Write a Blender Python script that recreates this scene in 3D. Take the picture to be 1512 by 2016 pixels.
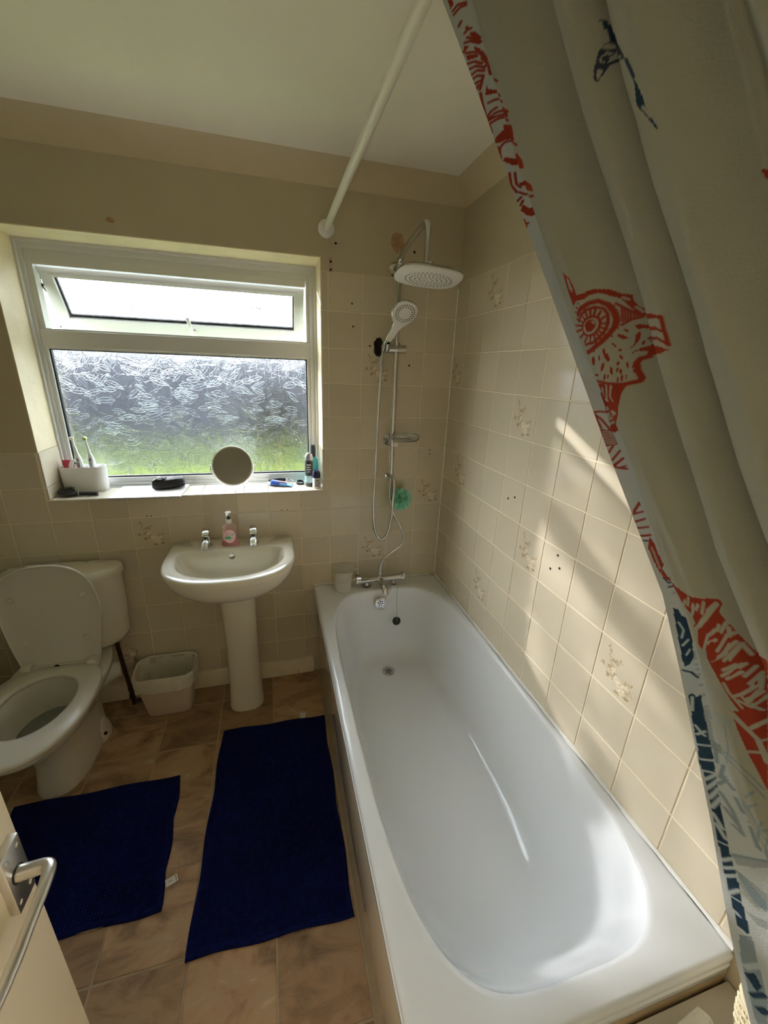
import bpy, bmesh, math, random
import numpy as np
from mathutils import Vector, Matrix
random.seed(7)
for o in list(bpy.data.objects): bpy.data.objects.remove(o)
S = bpy.context.scene
COL = S.collection
PI = math.pi

# ------------------------------------------------------------------ camera
cd = bpy.data.cameras.new('camera'); cam = bpy.data.objects.new('camera', cd); COL.objects.link(cam)
FW = Vector((0.25599, 0.90857, -0.32943)); RT = Vector((0.96464, -0.25874, 0.03562)).normalized()
FW.normalize(); UP = RT.cross(FW).normalized(); RT = FW.cross(UP).normalized()
cam.matrix_world = Matrix(((RT.x, UP.x, -FW.x, -0.8767), (RT.y, UP.y, -FW.y, -1.9706), (RT.z, UP.z, -FW.z, 1.6704), (0, 0, 0, 1)))
cd.sensor_fit = 'HORIZONTAL'; cd.sensor_width = 36; cd.lens = 799.94 * 36 / 1512; cd.clip_start = 0.02; cd.clip_end = 200
S.camera = cam

# ------------------------------------------------------------------ light and exposure
SKY, SUN, HALL = 8.6, 18.0, 28.0
w = bpy.data.worlds.new('world'); S.world = w; w.use_nodes = True
nt = w.node_tree; nt.nodes.clear()
out = nt.nodes.new('ShaderNodeOutputWorld'); bg = nt.nodes.new('ShaderNodeBackground')
bg.inputs[0].default_value = (0.80, 0.91, 1.0, 1); bg.inputs[1].default_value = SKY
nt.links.new(bg.outputs[0], out.inputs[0])
sd = bpy.data.lights.new('sun', 'SUN'); sun = bpy.data.objects.new('sun', sd); COL.objects.link(sun)
sd.energy = SUN; sd.angle = math.radians(1.5); sd.color = (1.0, 0.97, 0.93)
sun.rotation_euler = Vector((0.69, -0.92, -0.425)).to_track_quat('-Z', 'Y').to_euler()
sun.location = (-6, 8, 5)
hd = bpy.data.lights.new('hall_light', 'AREA'); hl = bpy.data.objects.new('hall_light', hd); COL.objects.link(hl)
hd.energy = HALL; hd.size = 0.35; hd.size_y = 0.35; hd.shape = 'DISK'; hd.color = (1.0, 0.99, 0.95)
hl.location = (-0.10, -2.58, 1.85); hl.rotation_euler = (Vector((-1.2, -1.5, .6)) - hl.location).to_track_quat('-Z', 'Y').to_euler()
vs = S.view_settings
S.display_settings.display_device = 'sRGB'
vs.view_transform = 'Standard'; vs.look = 'None'; vs.gamma = 1; vs.use_curve_mapping = False; vs.exposure = 0.42
S.cycles.use_denoising = True
S.cycles.max_bounces = 12; S.cycles.diffuse_bounces = 7; S.cycles.transparent_max_bounces = 16
S.cycles.sample_clamp_indirect = 6

# ------------------------------------------------------------------ helpers
def lin(c): return tuple(((v / 255) / 12.92 if v / 255 <= .04045 else ((v / 255 + .055) / 1.055) ** 2.4) for v in c)
def mat(name, col, rough=.5, metal=0.0, noise=None, bump=None, rand=0.0, trans=0.0, ior=1.45, coat=0.0, sss=0.0, alpha=1.0, attr=None, spec=.5):
    m = bpy.data.materials.new(name); m.use_nodes = True
    t = m.node_tree; b = t.nodes['Principled BSDF']; N = t.nodes.new; K = t.links.new
    c = tuple(col) + (1,)
    b.inputs['Base Color'].default_value = c; b.inputs['Roughness'].default_value = rough; b.inputs['Metallic'].default_value = metal
    b.inputs['IOR'].default_value = ior; b.inputs['Transmission Weight'].default_value = trans; b.inputs['Coat Weight'].default_value = coat
    b.inputs['Alpha'].default_value = alpha; b.inputs['Specular IOR Level'].default_value = spec
    src = None
    tc = N('ShaderNodeTexCoord')
    if attr:
        a = N('ShaderNodeAttribute'); a.attribute_name = attr; src = a.outputs['Color']
    if noise:
        n = N('ShaderNodeTexNoise'); n.inputs['Scale'].default_value = noise[0]; n.inputs['Detail'].default_value = 5
        K(tc.outputs['Object'], n.inputs['Vector'])
        r = N('ShaderNodeMapRange'); r.inputs['To Min'].default_value = 1 - noise[1]; r.inputs['To Max'].default_value = 1 + noise[1]
        r.inputs['From Min'].default_value = .3; r.inputs['From Max'].default_value = .7
        K(n.outputs['Fac'], r.inputs['Value'])
        mx = N('ShaderNodeMix'); mx.data_type = 'RGBA'; mx.blend_type = 'MULTIPLY'; mx.inputs[0].default_value = 1
        if src: K(src, mx.inputs[6])
        else: mx.inputs[6].default_value = c
        K(r.outputs[0], mx.inputs[7]); src = mx.outputs[2]
    if rand:
        oi = N('ShaderNodeObjectInfo'); r = N('ShaderNodeMapRange'); r.inputs['To Min'].default_value = 1 - rand; r.inputs['To Max'].default_value = 1 + rand
        K(oi.outputs['Random'], r.inputs['Value'])
        mx = N('ShaderNodeMix'); mx.data_type = 'RGBA'; mx.blend_type = 'MULTIPLY'; mx.inputs[0].default_value = 1
        if src: K(src, mx.inputs[6])
        else: mx.inputs[6].default_value = c
        K(r.outputs[0], mx.inputs[7]); src = mx.outputs[2]
    if src: K(src, b.inputs['Base Color'])
    if bump:
        n = N('ShaderNodeTexNoise'); n.inputs['Scale'].default_value = bump[0]; n.inputs['Detail'].default_value = 4
        K(tc.outputs['Object'], n.inputs['Vector'])
        bm_ = N('ShaderNodeBump'); bm_.inputs['Strength'].default_value = bump[1]; bm_.inputs['Distance'].default_value = bump[2] if len(bump) > 2 else .002
        K(n.outputs['Fac'], bm_.inputs['Height']); K(bm_.outputs[0], b.inputs['Normal'])
    return m

def wpos(o):
    v = Vector(o.location)
    while o.parent: o = o.parent; v = v + Vector(o.location)
    return v
def link(name, me, m, parent=None, loc=None):
    o = bpy.data.objects.new(name, me); COL.objects.link(o)
    if m is not None and len(me.materials) == 0: me.materials.append(m)
    if loc is not None: o.location = loc
    if parent: o.parent = parent
    return o
def obj(name, bm, m, parent=None, smooth=40, org=None):
    """one mesh object; bm is in world coordinates, its origin goes to org or to the parent's origin"""
    bmesh.ops.recalc_face_normals(bm, faces=bm.faces)
    off = wpos(parent) if parent else Vector(org if org is not None else (0, 0, 0))
    for v in bm.verts: v.co -= off
    me = bpy.data.meshes.new(name); bm.to_mesh(me); bm.free()
    if smooth:
        me.shade_smooth(); me.set_sharp_from_angle(angle=math.radians(smooth))
    o = link(name, me, m, parent)
    if not parent and org is not None: o.location = org
    return o
def tag(o, label, cat=None, group=None):
    o['label'] = label
    if cat: o['category'] = cat
    if group: o['group'] = group
    return o
def thing(name, label, cat, loc, group=None):
    o = bpy.data.objects.new(name, None); COL.objects.link(o); o.location = loc; o.empty_display_size = .05
    return tag(o, label, cat, group)
def struct(o): o['kind'] = 'structure'; return o
def sempty(name, loc=(0, 0, 0)):
    o = bpy.data.objects.new(name, None); COL.objects.link(o); o.location = loc; o['kind'] = 'structure'; return o
BM = bmesh.new
def box(bm, x0, x1, y0, y1, z0, z1, bev=0.0, M=None, seg=2):
    g = bmesh.ops.create_cube(bm, size=1)
    vs_ = g['verts']
    for v in vs_: v.co = Vector(((x0 + x1) / 2 + v.co.x * (x1 - x0), (y0 + y1) / 2 + v.co.y * (y1 - y0), (z0 + z1) / 2 + v.co.z * (z1 - z0)))
    if bev:
        es = list({e for v in vs_ for e in v.link_edges})
        r = bmesh.ops.bevel(bm, geom=es, offset=bev, segments=seg, affect='EDGES', profile=.5)
        vs_ = list({v for f in r['faces'] for v in f.verts} | {v for v in vs_ if v.is_valid})
    if M is not None:
        for v in vs_: v.co = M @ v.co
    return bm
def loft(bm, rings, cap0=True, cap1=True, closed=True):
    """rings: list of lists of points, all alike in length"""
    R = [[bm.verts.new(p) for p in r] for r in rings]
    n = len(R[0])
    for a, b in zip(R, R[1:]):
        for i in range(n if closed else n - 1):
            j = (i + 1) % n
            try: bm.faces.new((a[i], a[j], b[j], b[i]))
            except ValueError: pass
    if cap0: bm.faces.new(R[0][::-1])
    if cap1: bm.faces.new(R[-1])
    return R
def circ(c, r, n=24, ax='z', ry=None):
    ry = r if ry is None else ry; o = []
    for i in range(n):
        a = 2 * PI * i / n; u, v = r * math.cos(a), ry * math.sin(a)
        o.append(Vector(c) + (Vector((u, v, 0)) if ax == 'z' else Vector((u, 0, v)) if ax == 'y' else Vector((0, u, v))))
    return o
def lathe(bm, c, prof, n=28, axis=(0, 0, 1), caps=True):
    """prof: (radius, height) pairs along axis from c"""
    A = Vector(axis).normalized(); U = A.orthogonal().normalized(); V = A.cross(U)
    rings = [[Vector(c) + A * h + (U * math.cos(2 * PI * i / n) + V * math.sin(2 * PI * i / n)) * max(r, 1e-5) for i in range(n)] for r, h in prof]
    loft(bm, rings, caps, caps); return bm
def catmull(P, n=8, closed=False):
    P = [Vector(p) for p in P]; o = []
    m = len(P)
    for i in range(m if closed else m - 1):
        if closed: a, b, c, d = P[(i - 1) % m], P[i], P[(i + 1) % m], P[(i + 2) % m]
        else: a, b, c, d = P[max(i - 1, 0)], P[i], P[i + 1], P[min(i + 2, m - 1)]
        for k in range(n):
            t = k / n
            o.append(.5 * ((2 * b) + (c - a) * t + (2 * a - 5 * b + 4 * c - d) * t * t + (3 * b - a - 3 * c + d) * t ** 3))
    if not closed: o.append(P[-1])
    return o
def tube(bm, pts, r, n=12, smooth=0, caps=True, rf=None, flat=1.0):
    P = catmull(pts, smooth) if smooth else [Vector(p) for p in pts]
    rings = []; N_ = None
    for i, p in enumerate(P):
        T = (P[min(i + 1, len(P) - 1)] - P[max(i - 1, 0)]).normalized()
        if N_ is None: N_ = T.orthogonal().normalized()
        N_ = (N_ - T * N_.dot(T)).normalized(); B = T.cross(N_)
        rr = rf(i / (len(P) - 1)) * r if rf else r
        rings.append([p + (N_ * math.cos(2 * PI * k / n) + B * math.sin(2 * PI * k / n) * flat) * rr for k in range(n)])
    loft(bm, rings, caps, caps); return bm
def resample(P, step):
    o = [P[0]]; acc = 0
    for a, b in zip(P, P[1:]):
        L = (b - a).length
        while acc + L >= step:
            t = (step - acc) / L; a = a.lerp(b, t); o.append(a.copy()); L = (b - a).length; acc = 0
        acc += L
    return o
def hose(bm, pts, r, pitch=.0042):
    P = resample(catmull(pts, 30), pitch / 2)
    k = [0]
    rings = []; N_ = None
    for i, p in enumerate(P):
        T = (P[min(i + 1, len(P) - 1)] - P[max(i - 1, 0)]).normalized()
        if N_ is None: N_ = T.orthogonal().normalized()
        N_ = (N_ - T * N_.dot(T)).normalized(); B = T.cross(N_)
        rr = r * (1.0 if i % 2 else .86)
        rings.append([p + (N_ * math.cos(2 * PI * q / 10) + B * math.sin(2 * PI * q / 10)) * rr for q in range(10)])
    loft(bm, rings); return bm
def sup(cx, cy, hx, hy, n, N, z):
    o = []
    for i in range(N):
        a = 2 * PI * i / N; c, s = math.cos(a), math.sin(a)
        o.append(Vector((cx + hx * math.copysign(abs(c) ** (2 / n), c), cy + hy * math.copysign(abs(s) ** (2 / n), s), z)))
    return o
def rad_out(poly, c, N, z=0.0):
    """points where N rays from c meet a closed 2-D outline"""
    o = []; m = len(poly)
    for i in range(N):
        a = 2 * PI * i / N; dx, dy = math.cos(a), math.sin(a); best = None
        for k in range(m):
            x0, y0 = poly[k][0] - c[0], poly[k][1] - c[1]; x1, y1 = poly[(k + 1) % m][0] - c[0], poly[(k + 1) % m][1] - c[1]
            ex, ey = x1 - x0, y1 - y0; den = dx * ey - dy * ex
            if abs(den) < 1e-12: continue
            t = (x0 * ey - y0 * ex) / den; u = (x0 * dy - y0 * dx) / den
            if t > 0 and -1e-9 <= u <= 1 + 1e-9 and (best is None or t > best): best = t
        o.append(Vector((c[0] + dx * best, c[1] + dy * best, z)))
    return o
def ring_frame(bm, o, i, y0, y1, M=None):
    """rectangular frame between outer rect o and inner rect i = (x0, x1, z0, z1)"""
    def q(r, y): return [Vector((r[0], y, r[2])), Vector((r[1], y, r[2])), Vector((r[1], y, r[3])), Vector((r[0], y, r[3]))]
    L = [q(o, y0), q(i, y0), q(i, y1), q(o, y1)]
    if M is not None: L = [[M @ p for p in l] for l in L]
    V = [[bm.verts.new(p) for p in l] for l in L]
    for a in range(4):
        A, B = V[a], V[(a + 1) % 4]
        for k in range(4): bm.faces.new((A[k], A[(k + 1) % 4], B[(k + 1) % 4], B[k]))
    return bm
def copy_thing(o):
    c = o.copy(); COL.objects.link(c)
    for ch in o.children:
        d = ch.copy(); COL.objects.link(d); d.parent = c
        for g in ch.children:
            e = g.copy(); COL.objects.link(e); e.parent = d
    return c

# ------------------------------------------------------------------ materials
WALL = (.51, .452, .315)
M_paint = mat('cream_wall_paint', WALL, .55, noise=(3.5, .05), bump=(9, .25, .006))
M_reveal = mat('cream_reveal_plaster', (.76, .66, .47), .5, noise=(9, .07), bump=(22, .5, .006))
M_ceil = mat('off_white_ceiling', (.88, .85, .78), .8, noise=(2, .02))
M_cove = mat('cream_coving', (.62, .54, .375), .6, noise=(4, .03))
M_tile = mat('cream_glazed_tile', (.63, .567, .44), .14, noise=(2.2, .05), rand=.05, bump=(14, .06, .003), coat=.3)
M_ftile = mat('floral_glazed_tile', (1, 1, 1), .16, attr='print', coat=.3)
M_grout = mat('pale_grout', (.78, .68, .50), .8)
M_upvc = mat('white_upvc', (.66, .67, .66), .28)
M_bath = mat('white_bath_acrylic', (.80, .84, .89), .12, coat=.4)
M_cer = mat('white_glazed_ceramic', (.76, .73, .64), .10, coat=.5)
M_seat = mat('off_white_toilet_plastic', (.66, .635, .56), .22)
M_chrome = mat('polished_chrome', (.60, .60, .60), .07, 1.0)
M_satin = mat('satin_aluminium', (.72, .70, .66), .32, 1.0)
M_black = mat('black_plastic', (.012, .012, .013), .35)
M_dark = mat('dark_hole', (.01, .008, .006), .9)
M_white = mat('white_plastic', (.82, .82, .80), .3)
M_rub = mat('black_rubber_gasket', (.015, .015, .016), .6)
M_skirt = mat('cream_gloss_paint', (.78, .71, .56), .35, noise=(12, .08))
M_navy = mat('navy_chenille', (.006, .011, .085), .95, noise=(60, .25), spec=.1)
M_seal = mat('white_silicone_sealant', (.85, .85, .83), .35)
M_door = mat('cream_gloss_door', (.86, .76, .57), .35, noise=(3, .02))
M_liner = mat('white_bin_liner', (.72, .70, .60), .45, noise=(30, .05))
M_binp = mat('beige_plastic_bin', (.62, .52, .42), .45)
M_pipe = mat('tarnished_copper_pipe', (.06, .035, .025), .5, .3, noise=(40, .4))
M_plaster = mat('bare_brown_plaster', (.42, .26, .15), .9, noise=(40, .25), bump=(60, .6, .004))
M_crumb = mat('crumbled_plaster', (.55, .47, .34), .95, noise=(60, .3), bump=(50, 1.0, .01))
M_clearp = mat('clear_plastic', (.88, .86, .80), .12, alpha=.26)
M_glassdish = mat('clear_glass', (.95, .97, .96), .03, trans=.95, ior=1.4)
M_paper = mat('white_paper', (.86, .86, .86), .6)
M_blue = mat('blue_print', (.03, .08, .42), .35)
M_lblue = mat('light_blue_print', (.15, .36, .75), .35)
M_redp = mat('red_print', (.45, .03, .06), .35)
M_pinkl = mat('pale_pink_label', (.80, .52, .55), .4)
M_green = mat('green_label_print', (.08, .42, .16), .4)
M_grey = mat('grey_print', (.28, .27, .28), .5)
M_pink = mat('pink_liquid_soap', (.72, .08, .13), .1, trans=.55, ior=1.34)
M_pinkclear = mat('clear_pinkish_plastic', (.85, .55, .50), .08, alpha=.35)
M_teal = mat('teal_plastic', (.05, .42, .46), .3)
M_pouf = mat('mint_nylon_mesh', (.45, .92, .76), .6, alpha=.8)
M_brushw = mat('white_toothbrush_plastic', (.80, .82, .80), .3)
M_nozzle = mat('dark_spray_nozzles', (.04, .04, .045), .5)
M_mirror = mat('mirror_silver', (.85, .86, .85), .015, 1.0)
M_water = mat('still_water', (.55, .57, .52), .03, trans=.6, ior=1.33)
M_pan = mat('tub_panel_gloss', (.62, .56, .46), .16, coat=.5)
M_wicker = mat('cream_woven_plastic', (.74, .66, .46), .5)
M_hall = mat('hall_paint', (.70, .64, .52), .8)

def slate():
    m = bpy.data.materials.new('slate_effect_vinyl'); m.use_nodes = True
    t = m.node_tree; b = t.nodes['Principled BSDF']; N = t.nodes.new; K = t.links.new
    tc = N('ShaderNodeTexCoord'); oi = N('ShaderNodeObjectInfo')
    off = N('ShaderNodeVectorMath'); off.operation = 'SCALE'; cx = N('ShaderNodeCombineXYZ')
    K(oi.outputs['Random'], cx.inputs[0]); K(oi.outputs['Random'], cx.inputs[1]); K(cx.outputs[0], off.inputs[0]); off.inputs['Scale'].default_value = 37
    ad = N('ShaderNodeVectorMath'); ad.operation = 'ADD'; K(tc.outputs['Object'], ad.inputs[0]); K(off.outputs[0], ad.inputs[1])
    mp = N('ShaderNodeMapping'); mp.inputs['Rotation'].default_value = (0, 0, .7); mp.inputs['Scale'].default_value = (4.5, 8.5, 4.5); K(ad.outputs[0], mp.inputs['Vector'])
    n1 = N('ShaderNodeTexNoise'); n1.inputs['Scale'].default_value = 1.1; n1.inputs['Detail'].default_value = 8; n1.inputs['Roughness'].default_value = .62; n1.inputs['Distortion'].default_value = .9
    K(mp.outputs[0], n1.inputs['Vector'])
    rp = N('ShaderNodeValToRGB'); e = rp.color_ramp.elements
    e[0].position = .28; e[0].color = (.17, .10, .055, 1); e[1].position = .74; e[1].color = (.70, .53, .35, 1)
    for p_, c_ in ((.42, (.35, .225, .13, 1)), (.52, (.48, .31, .18, 1)), (.62, (.47, .34, .21, 1))):
        q = e.new(p_); q.color = c_
    K(n1.outputs['Fac'], rp.inputs[0])
    r = N('ShaderNodeMapRange'); r.inputs['To Min'].default_value = .70; r.inputs['To Max'].default_value = 1.2; K(oi.outputs['Random'], r.inputs['Value'])
    mx = N('ShaderNodeMix'); mx.data_type = 'RGBA'; mx.blend_type = 'MULTIPLY'; mx.inputs[0].default_value = 1
    K(rp.outputs[0], mx.inputs[6]); K(r.outputs[0], mx.inputs[7]); K(mx.outputs[2], b.inputs['Base Color'])
    b.inputs['Roughness'].default_value = .42; b.inputs['Specular IOR Level'].default_value = .35
    bp = N('ShaderNodeBump'); bp.inputs['Strength'].default_value = .35; bp.inputs['Distance'].default_value = .003; K(n1.outputs['Fac'], bp.inputs['Height']); K(bp.outputs[0], b.inputs['Normal'])
    return m
M_slate = slate()
M_joint = mat('vinyl_joint', (.46, .35, .23), .55, noise=(20, .1))

def leaf_glass():
    """obscure glass: rolled leaf relief that bends the view, with clear patches between the leaves"""
    m = bpy.data.materials.new('leaf_pattern_glass'); m.use_nodes = True
    t = m.node_tree; t.nodes.clear(); N = t.nodes.new; K = t.links.new
    o = N('ShaderNodeOutputMaterial'); tc = N('ShaderNodeTexCoord')
    ns = N('ShaderNodeTexNoise'); ns.inputs['Scale'].default_value = 9; ns.inputs['Detail'].default_value = 2; K(tc.outputs['Object'], ns.inputs['Vector'])
    va = N('ShaderNodeVectorMath'); va.operation = 'SCALE'; va.inputs['Scale'].default_value = .055; K(ns.outputs['Color'], va.inputs[0])
    ad = N('ShaderNodeVectorMath'); ad.operation = 'ADD'; K(tc.outputs['Object'], ad.inputs[0]); K(va.outputs[0], ad.inputs[1])
    hs = []
    for rot, sc, wgt, edge in ((.35, (19, 1, 9), 1.0, .075), (-.9, (10, 1, 20), .9, .07), (1.2, (40, 1, 16), .45, .10)):
        mp = N('ShaderNodeMapping'); mp.inputs['Rotation'].default_value = (0, rot, 0); mp.inputs['Scale'].default_value = sc; K(ad.outputs[0], mp.inputs['Vector'])
        v = N('ShaderNodeTexVoronoi'); v.feature = 'DISTANCE_TO_EDGE'; v.inputs['Scale'].default_value = 1.0; K(mp.outputs[0], v.inputs['Vector'])
        r = N('ShaderNodeMapRange'); r.interpolation_type = 'SMOOTHSTEP'; r.inputs['From Min'].default_value = 0; r.inputs['From Max'].default_value = edge
        r.inputs['To Min'].default_value = wgt; r.inputs['To Max'].default_value = 0; K(v.outputs['Distance'], r.inputs['Value']); hs.append(r.outputs[0])
    a = N('ShaderNodeMath'); a.operation = 'MAXIMUM'; K(hs[0], a.inputs[0]); K(hs[1], a.inputs[1])
    a2 = N('ShaderNodeMath'); a2.operation = 'ADD'; K(a.outputs[0], a2.inputs[0]); K(hs[2], a2.inputs[1])
    bp = N('ShaderNodeBump'); bp.inputs['Strength'].default_value = 1.0; bp.inputs['Distance'].default_value = .0006; K(a2.outputs[0], bp.inputs['Height'])
    rf = N('ShaderNodeBsdfRefraction'); rf.inputs['Roughness'].default_value = .27; rf.inputs['IOR'].default_value = 1.5; 
    rc = N('ShaderNodeMapRange'); rc.inputs['From Max'].default_value = 1.3; rc.inputs['To Min'].default_value = .98; rc.inputs['To Max'].default_value = .86; K(a2.outputs[0], rc.inputs['Value']); K(rc.outputs[0], rf.inputs['Color']); K(bp.outputs[0], rf.inputs['Normal'])
    gl = N('ShaderNodeBsdfGlossy'); gl.inputs['Roughness'].default_value = .12; K(bp.outputs[0], gl.inputs['Normal'])
    tr = N('ShaderNodeBsdfTransparent')
    m1 = N('ShaderNodeMixShader'); m1.inputs[0].default_value = .06; K(rf.outputs[0], m1.inputs[1]); K(gl.outputs[0], m1.inputs[2])
    m2 = N('ShaderNodeMixShader')
    n2 = N('ShaderNodeTexNoise'); n2.inputs['Scale'].default_value = 5; n2.inputs['Detail'].default_value = 1; K(tc.outputs['Object'], n2.inputs['Vector'])
    r2 = N('ShaderNodeMapRange'); r2.inputs['From Min'].default_value = .38; r2.inputs['From Max'].default_value = .62; r2.inputs['To Min'].default_value = .28; r2.inputs['To Max'].default_value = .40
    K(n2.outputs['Fac'], r2.inputs['Value']); K(r2.outputs[0], m2.inputs[0])
    K(m1.outputs[0], m2.inputs[1]); K(tr.outputs[0], m2.inputs[2]); K(m2.outputs[0], o.inputs[0])
    return m
M_leafglass = leaf_glass()
def ridge_glass():
    m = bpy.data.materials.new('leaf_ridge_glass'); m.use_nodes = True
    t = m.node_tree; t.nodes.clear(); N = t.nodes.new; K = t.links.new; o = N('ShaderNodeOutputMaterial')
    rf = N('ShaderNodeBsdfRefraction'); rf.inputs['Roughness'].default_value = .1; rf.inputs['IOR'].default_value = 1.5; rf.inputs['Color'].default_value = (.9, .93, .93, 1)
    gl = N('ShaderNodeBsdfGlossy'); gl.inputs['Roughness'].default_value = .15; tr = N('ShaderNodeBsdfTransparent')
    a = N('ShaderNodeMixShader'); a.inputs[0].default_value = .10; K(rf.outputs[0], a.inputs[1]); K(gl.outputs[0], a.inputs[2])
    b_ = N('ShaderNodeMixShader'); b_.inputs[0].default_value = .25; K(a.outputs[0], b_.inputs[1]); K(tr.outputs[0], b_.inputs[2]); K(b_.outputs[0], o.inputs[0])
    return m
M_ridge = ridge_glass()
def leaf_relief(x0, x1, z0, z1, y, n, seed, M=None):
    """raised leaf outlines, midribs and veins rolled into the inner face of an obscure pane"""
    rr = random.Random(seed); b = bmesh.new()
    def rib(P, r):
        rings = []
        for i, p in enumerate(P):
            a, c = P[max(i - 1, 0)], P[min(i + 1, len(P) - 1)]; dx, dz = c[0] - a[0], c[1] - a[1]; L = math.hypot(dx, dz) or 1; nx, nz = -dz / L, dx / L
            rings.append([(p[0] + nx * r, y, p[1] + nz * r), (p[0], y - r * .56, p[1]), (p[0] - nx * r, y, p[1] - nz * r)])
        for R in rings:
            for k in range(3): R[k] = b.verts.new(Vector((min(max(R[k][0], x0), x1), R[k][1], min(max(R[k][2], z0), z1))) if M is None else M @ Vector((min(max(R[k][0], x0), x1), R[k][1], min(max(R[k][2], z0), z1))))
        for A, B in zip(rings, rings[1:]):
            for k in range(2): b.faces.new((A[k], A[k + 1], B[k + 1], B[k]))
    for _ in range(n):
        cx, cz, an = rr.uniform(x0, x1), rr.uniform(z0, z1), rr.uniform(0, 2 * PI); L, W_ = rr.uniform(.05, .085), rr.uniform(.011, .018); bend = rr.uniform(-.22, .22); ca, sa = math.cos(an), math.sin(an)
        def P(t, s):
            u = (t - .5) * L; v = s * W_ * (math.sin(PI * t) ** .75) * (1 - .3 * t) + bend * L * (t - .5) ** 2
            return (cx + u * ca - v * sa, cz + u * sa + v * ca)
        r = rr.uniform(.0008, .0013)
        rib([P(k / 9, 1) for k in range(10)], r); rib([P(k / 9, -1) for k in range(10)], r); rib([P(k / 6, 0) for k in range(7)], r * .8)
        for t in (.3, .5, .68):
            for s in (1, -1): rib([P(t, 0), P(t + .10, s * .45), P(t + .17, s * .85)], r * .5)
    return b

def cloth(name, attr, tr=.35, back=None):
    m = bpy.data.materials.new(name); m.use_nodes = True
    t = m.node_tree; t.nodes.clear(); N = t.nodes.new; K = t.links.new
    o = N('ShaderNodeOutputMaterial'); a = N('ShaderNodeAttribute'); a.attribute_name = attr
    d = N('ShaderNodeBsdfDiffuse'); l = N('ShaderNodeBsdfTranslucent'); mx = N('ShaderNodeMixShader'); mx.inputs[0].default_value = tr
    tc = N('ShaderNodeTexCoord'); n = N('ShaderNodeTexNoise'); n.inputs['Scale'].default_value = 420; n.inputs['Detail'].default_value = 2; K(tc.outputs['Object'], n.inputs['Vector'])
    n3 = N('ShaderNodeTexNoise'); n3.inputs['Scale'].default_value = 14; K(tc.outputs['Object'], n3.inputs['Vector'])
    sm = N('ShaderNodeMath'); sm.operation = 'MULTIPLY_ADD'; sm.inputs[1].default_value = 6; K(n3.outputs['Fac'], sm.inputs[0]); K(n.outputs['Fac'], sm.inputs[2])
    bp = N('ShaderNodeBump'); bp.inputs['Strength'].default_value = .35; bp.inputs['Distance'].default_value = .0012; K(sm.outputs[0], bp.inputs['Height'])
    for s in (d, l): K(a.outputs['Color'], s.inputs['Color']); K(bp.outputs[0], s.inputs['Normal'])
    K(d.outputs[0], mx.inputs[1]); K(l.outputs[0], mx.inputs[2]); K(mx.outputs[0], o.inputs[0])
    return m
M_cloth = cloth('printed_curtain_cloth', 'print', .30)

# ------------------------------------------------------------------ room shell
T = 0.1524; ZT = 2.0594; YO = 0.8928; H = 2.435
XL, YF = -2.2, -2.25
WX0, WX1, WZ0, WZ1 = -1.814, -0.640, 1.088, 2.110
b = BM()
box(b, -2.3, WX0, 0, .30, -.05, 2.55); box(b, WX1, .1, 0, .30, -.05, 2.55)
box(b, WX0, WX1, 0, .30, -.05, WZ0); box(b, WX0, WX1, 0, .30, WZ1, 2.55)
wall_back = struct(obj('wall_back', b, M_paint, smooth=0))
wall_right = struct(obj('wall_right', box(BM(), 0, .1, -2.4, 0, -.05, 2.55), M_paint, smooth=0))
wall_left = struct(obj('wall_left', box(BM(), -2.3, XL, -2.4, 0, -.05, 2.55), M_paint, smooth=0))
b = BM()
box(b, XL, -1.30, -2.35, YF, -.05, 2.55); box(b, -.47, 0, -2.35, YF, -.05, 2.55); box(b, -1.30, -.47, -2.35, YF, 2.02, 2.55)
wall_front = struct(obj('wall_front', b, M_paint, smooth=0))
ceiling = struct(obj('ceiling', box(BM(), XL, 0, -2.35, 0, H, H + .06), M_ceil, smooth=0))
floor = struct(obj('floor', box(BM(), XL, 0, -2.35, 0, -.05, -.0022), M_joint, smooth=0))
b = BM()
box(b, -2.3, .1, -3.7, -2.35, -.06, -.003); box(b, -2.3, .1, -3.7, -2.35, 2.43, 2.5); box(b, -2.3, .1, -3.8, -3.7, -.06, 2.5)
box(b, -2.4, -2.3, -3.8, -2.35, -.06, 2.5); box(b, .1, .2, -3.8, -2.35, -.06, 2.5)
struct(obj('wall_hall', b, M_hall, smooth=0))

def cove(name, along):
    b = BM(); r = .078; arc = []
    for k in range(9):
        a = (PI / 2) * k / 8
        arc.append((r * (1 - math.cos(a)) * .55 + .45 * r * k / 8, r * (1 - math.sin(a)) * .55 + .45 * r * (1 - k / 8)))
    # (distance from wall, distance below ceiling), concave quarter from the wall up to the ceiling
    P = [(0, r)] + arc[1:-1] + [(r, 0), (0, 0)]
    ends = []
    for s in (0, 1):
        if along == 'x': ends.append([Vector((XL if s == 0 else 0, -d, H - h)) for d, h in P])
        else: ends.append([Vector((-d, YF if s == 0 else 0, H - h)) for d, h in P])
    loft(b, ends); return struct(obj(name, b, M_cove, smooth=50))
cove('trim_1', 'x'); cove('trim_2', 'y')

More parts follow.
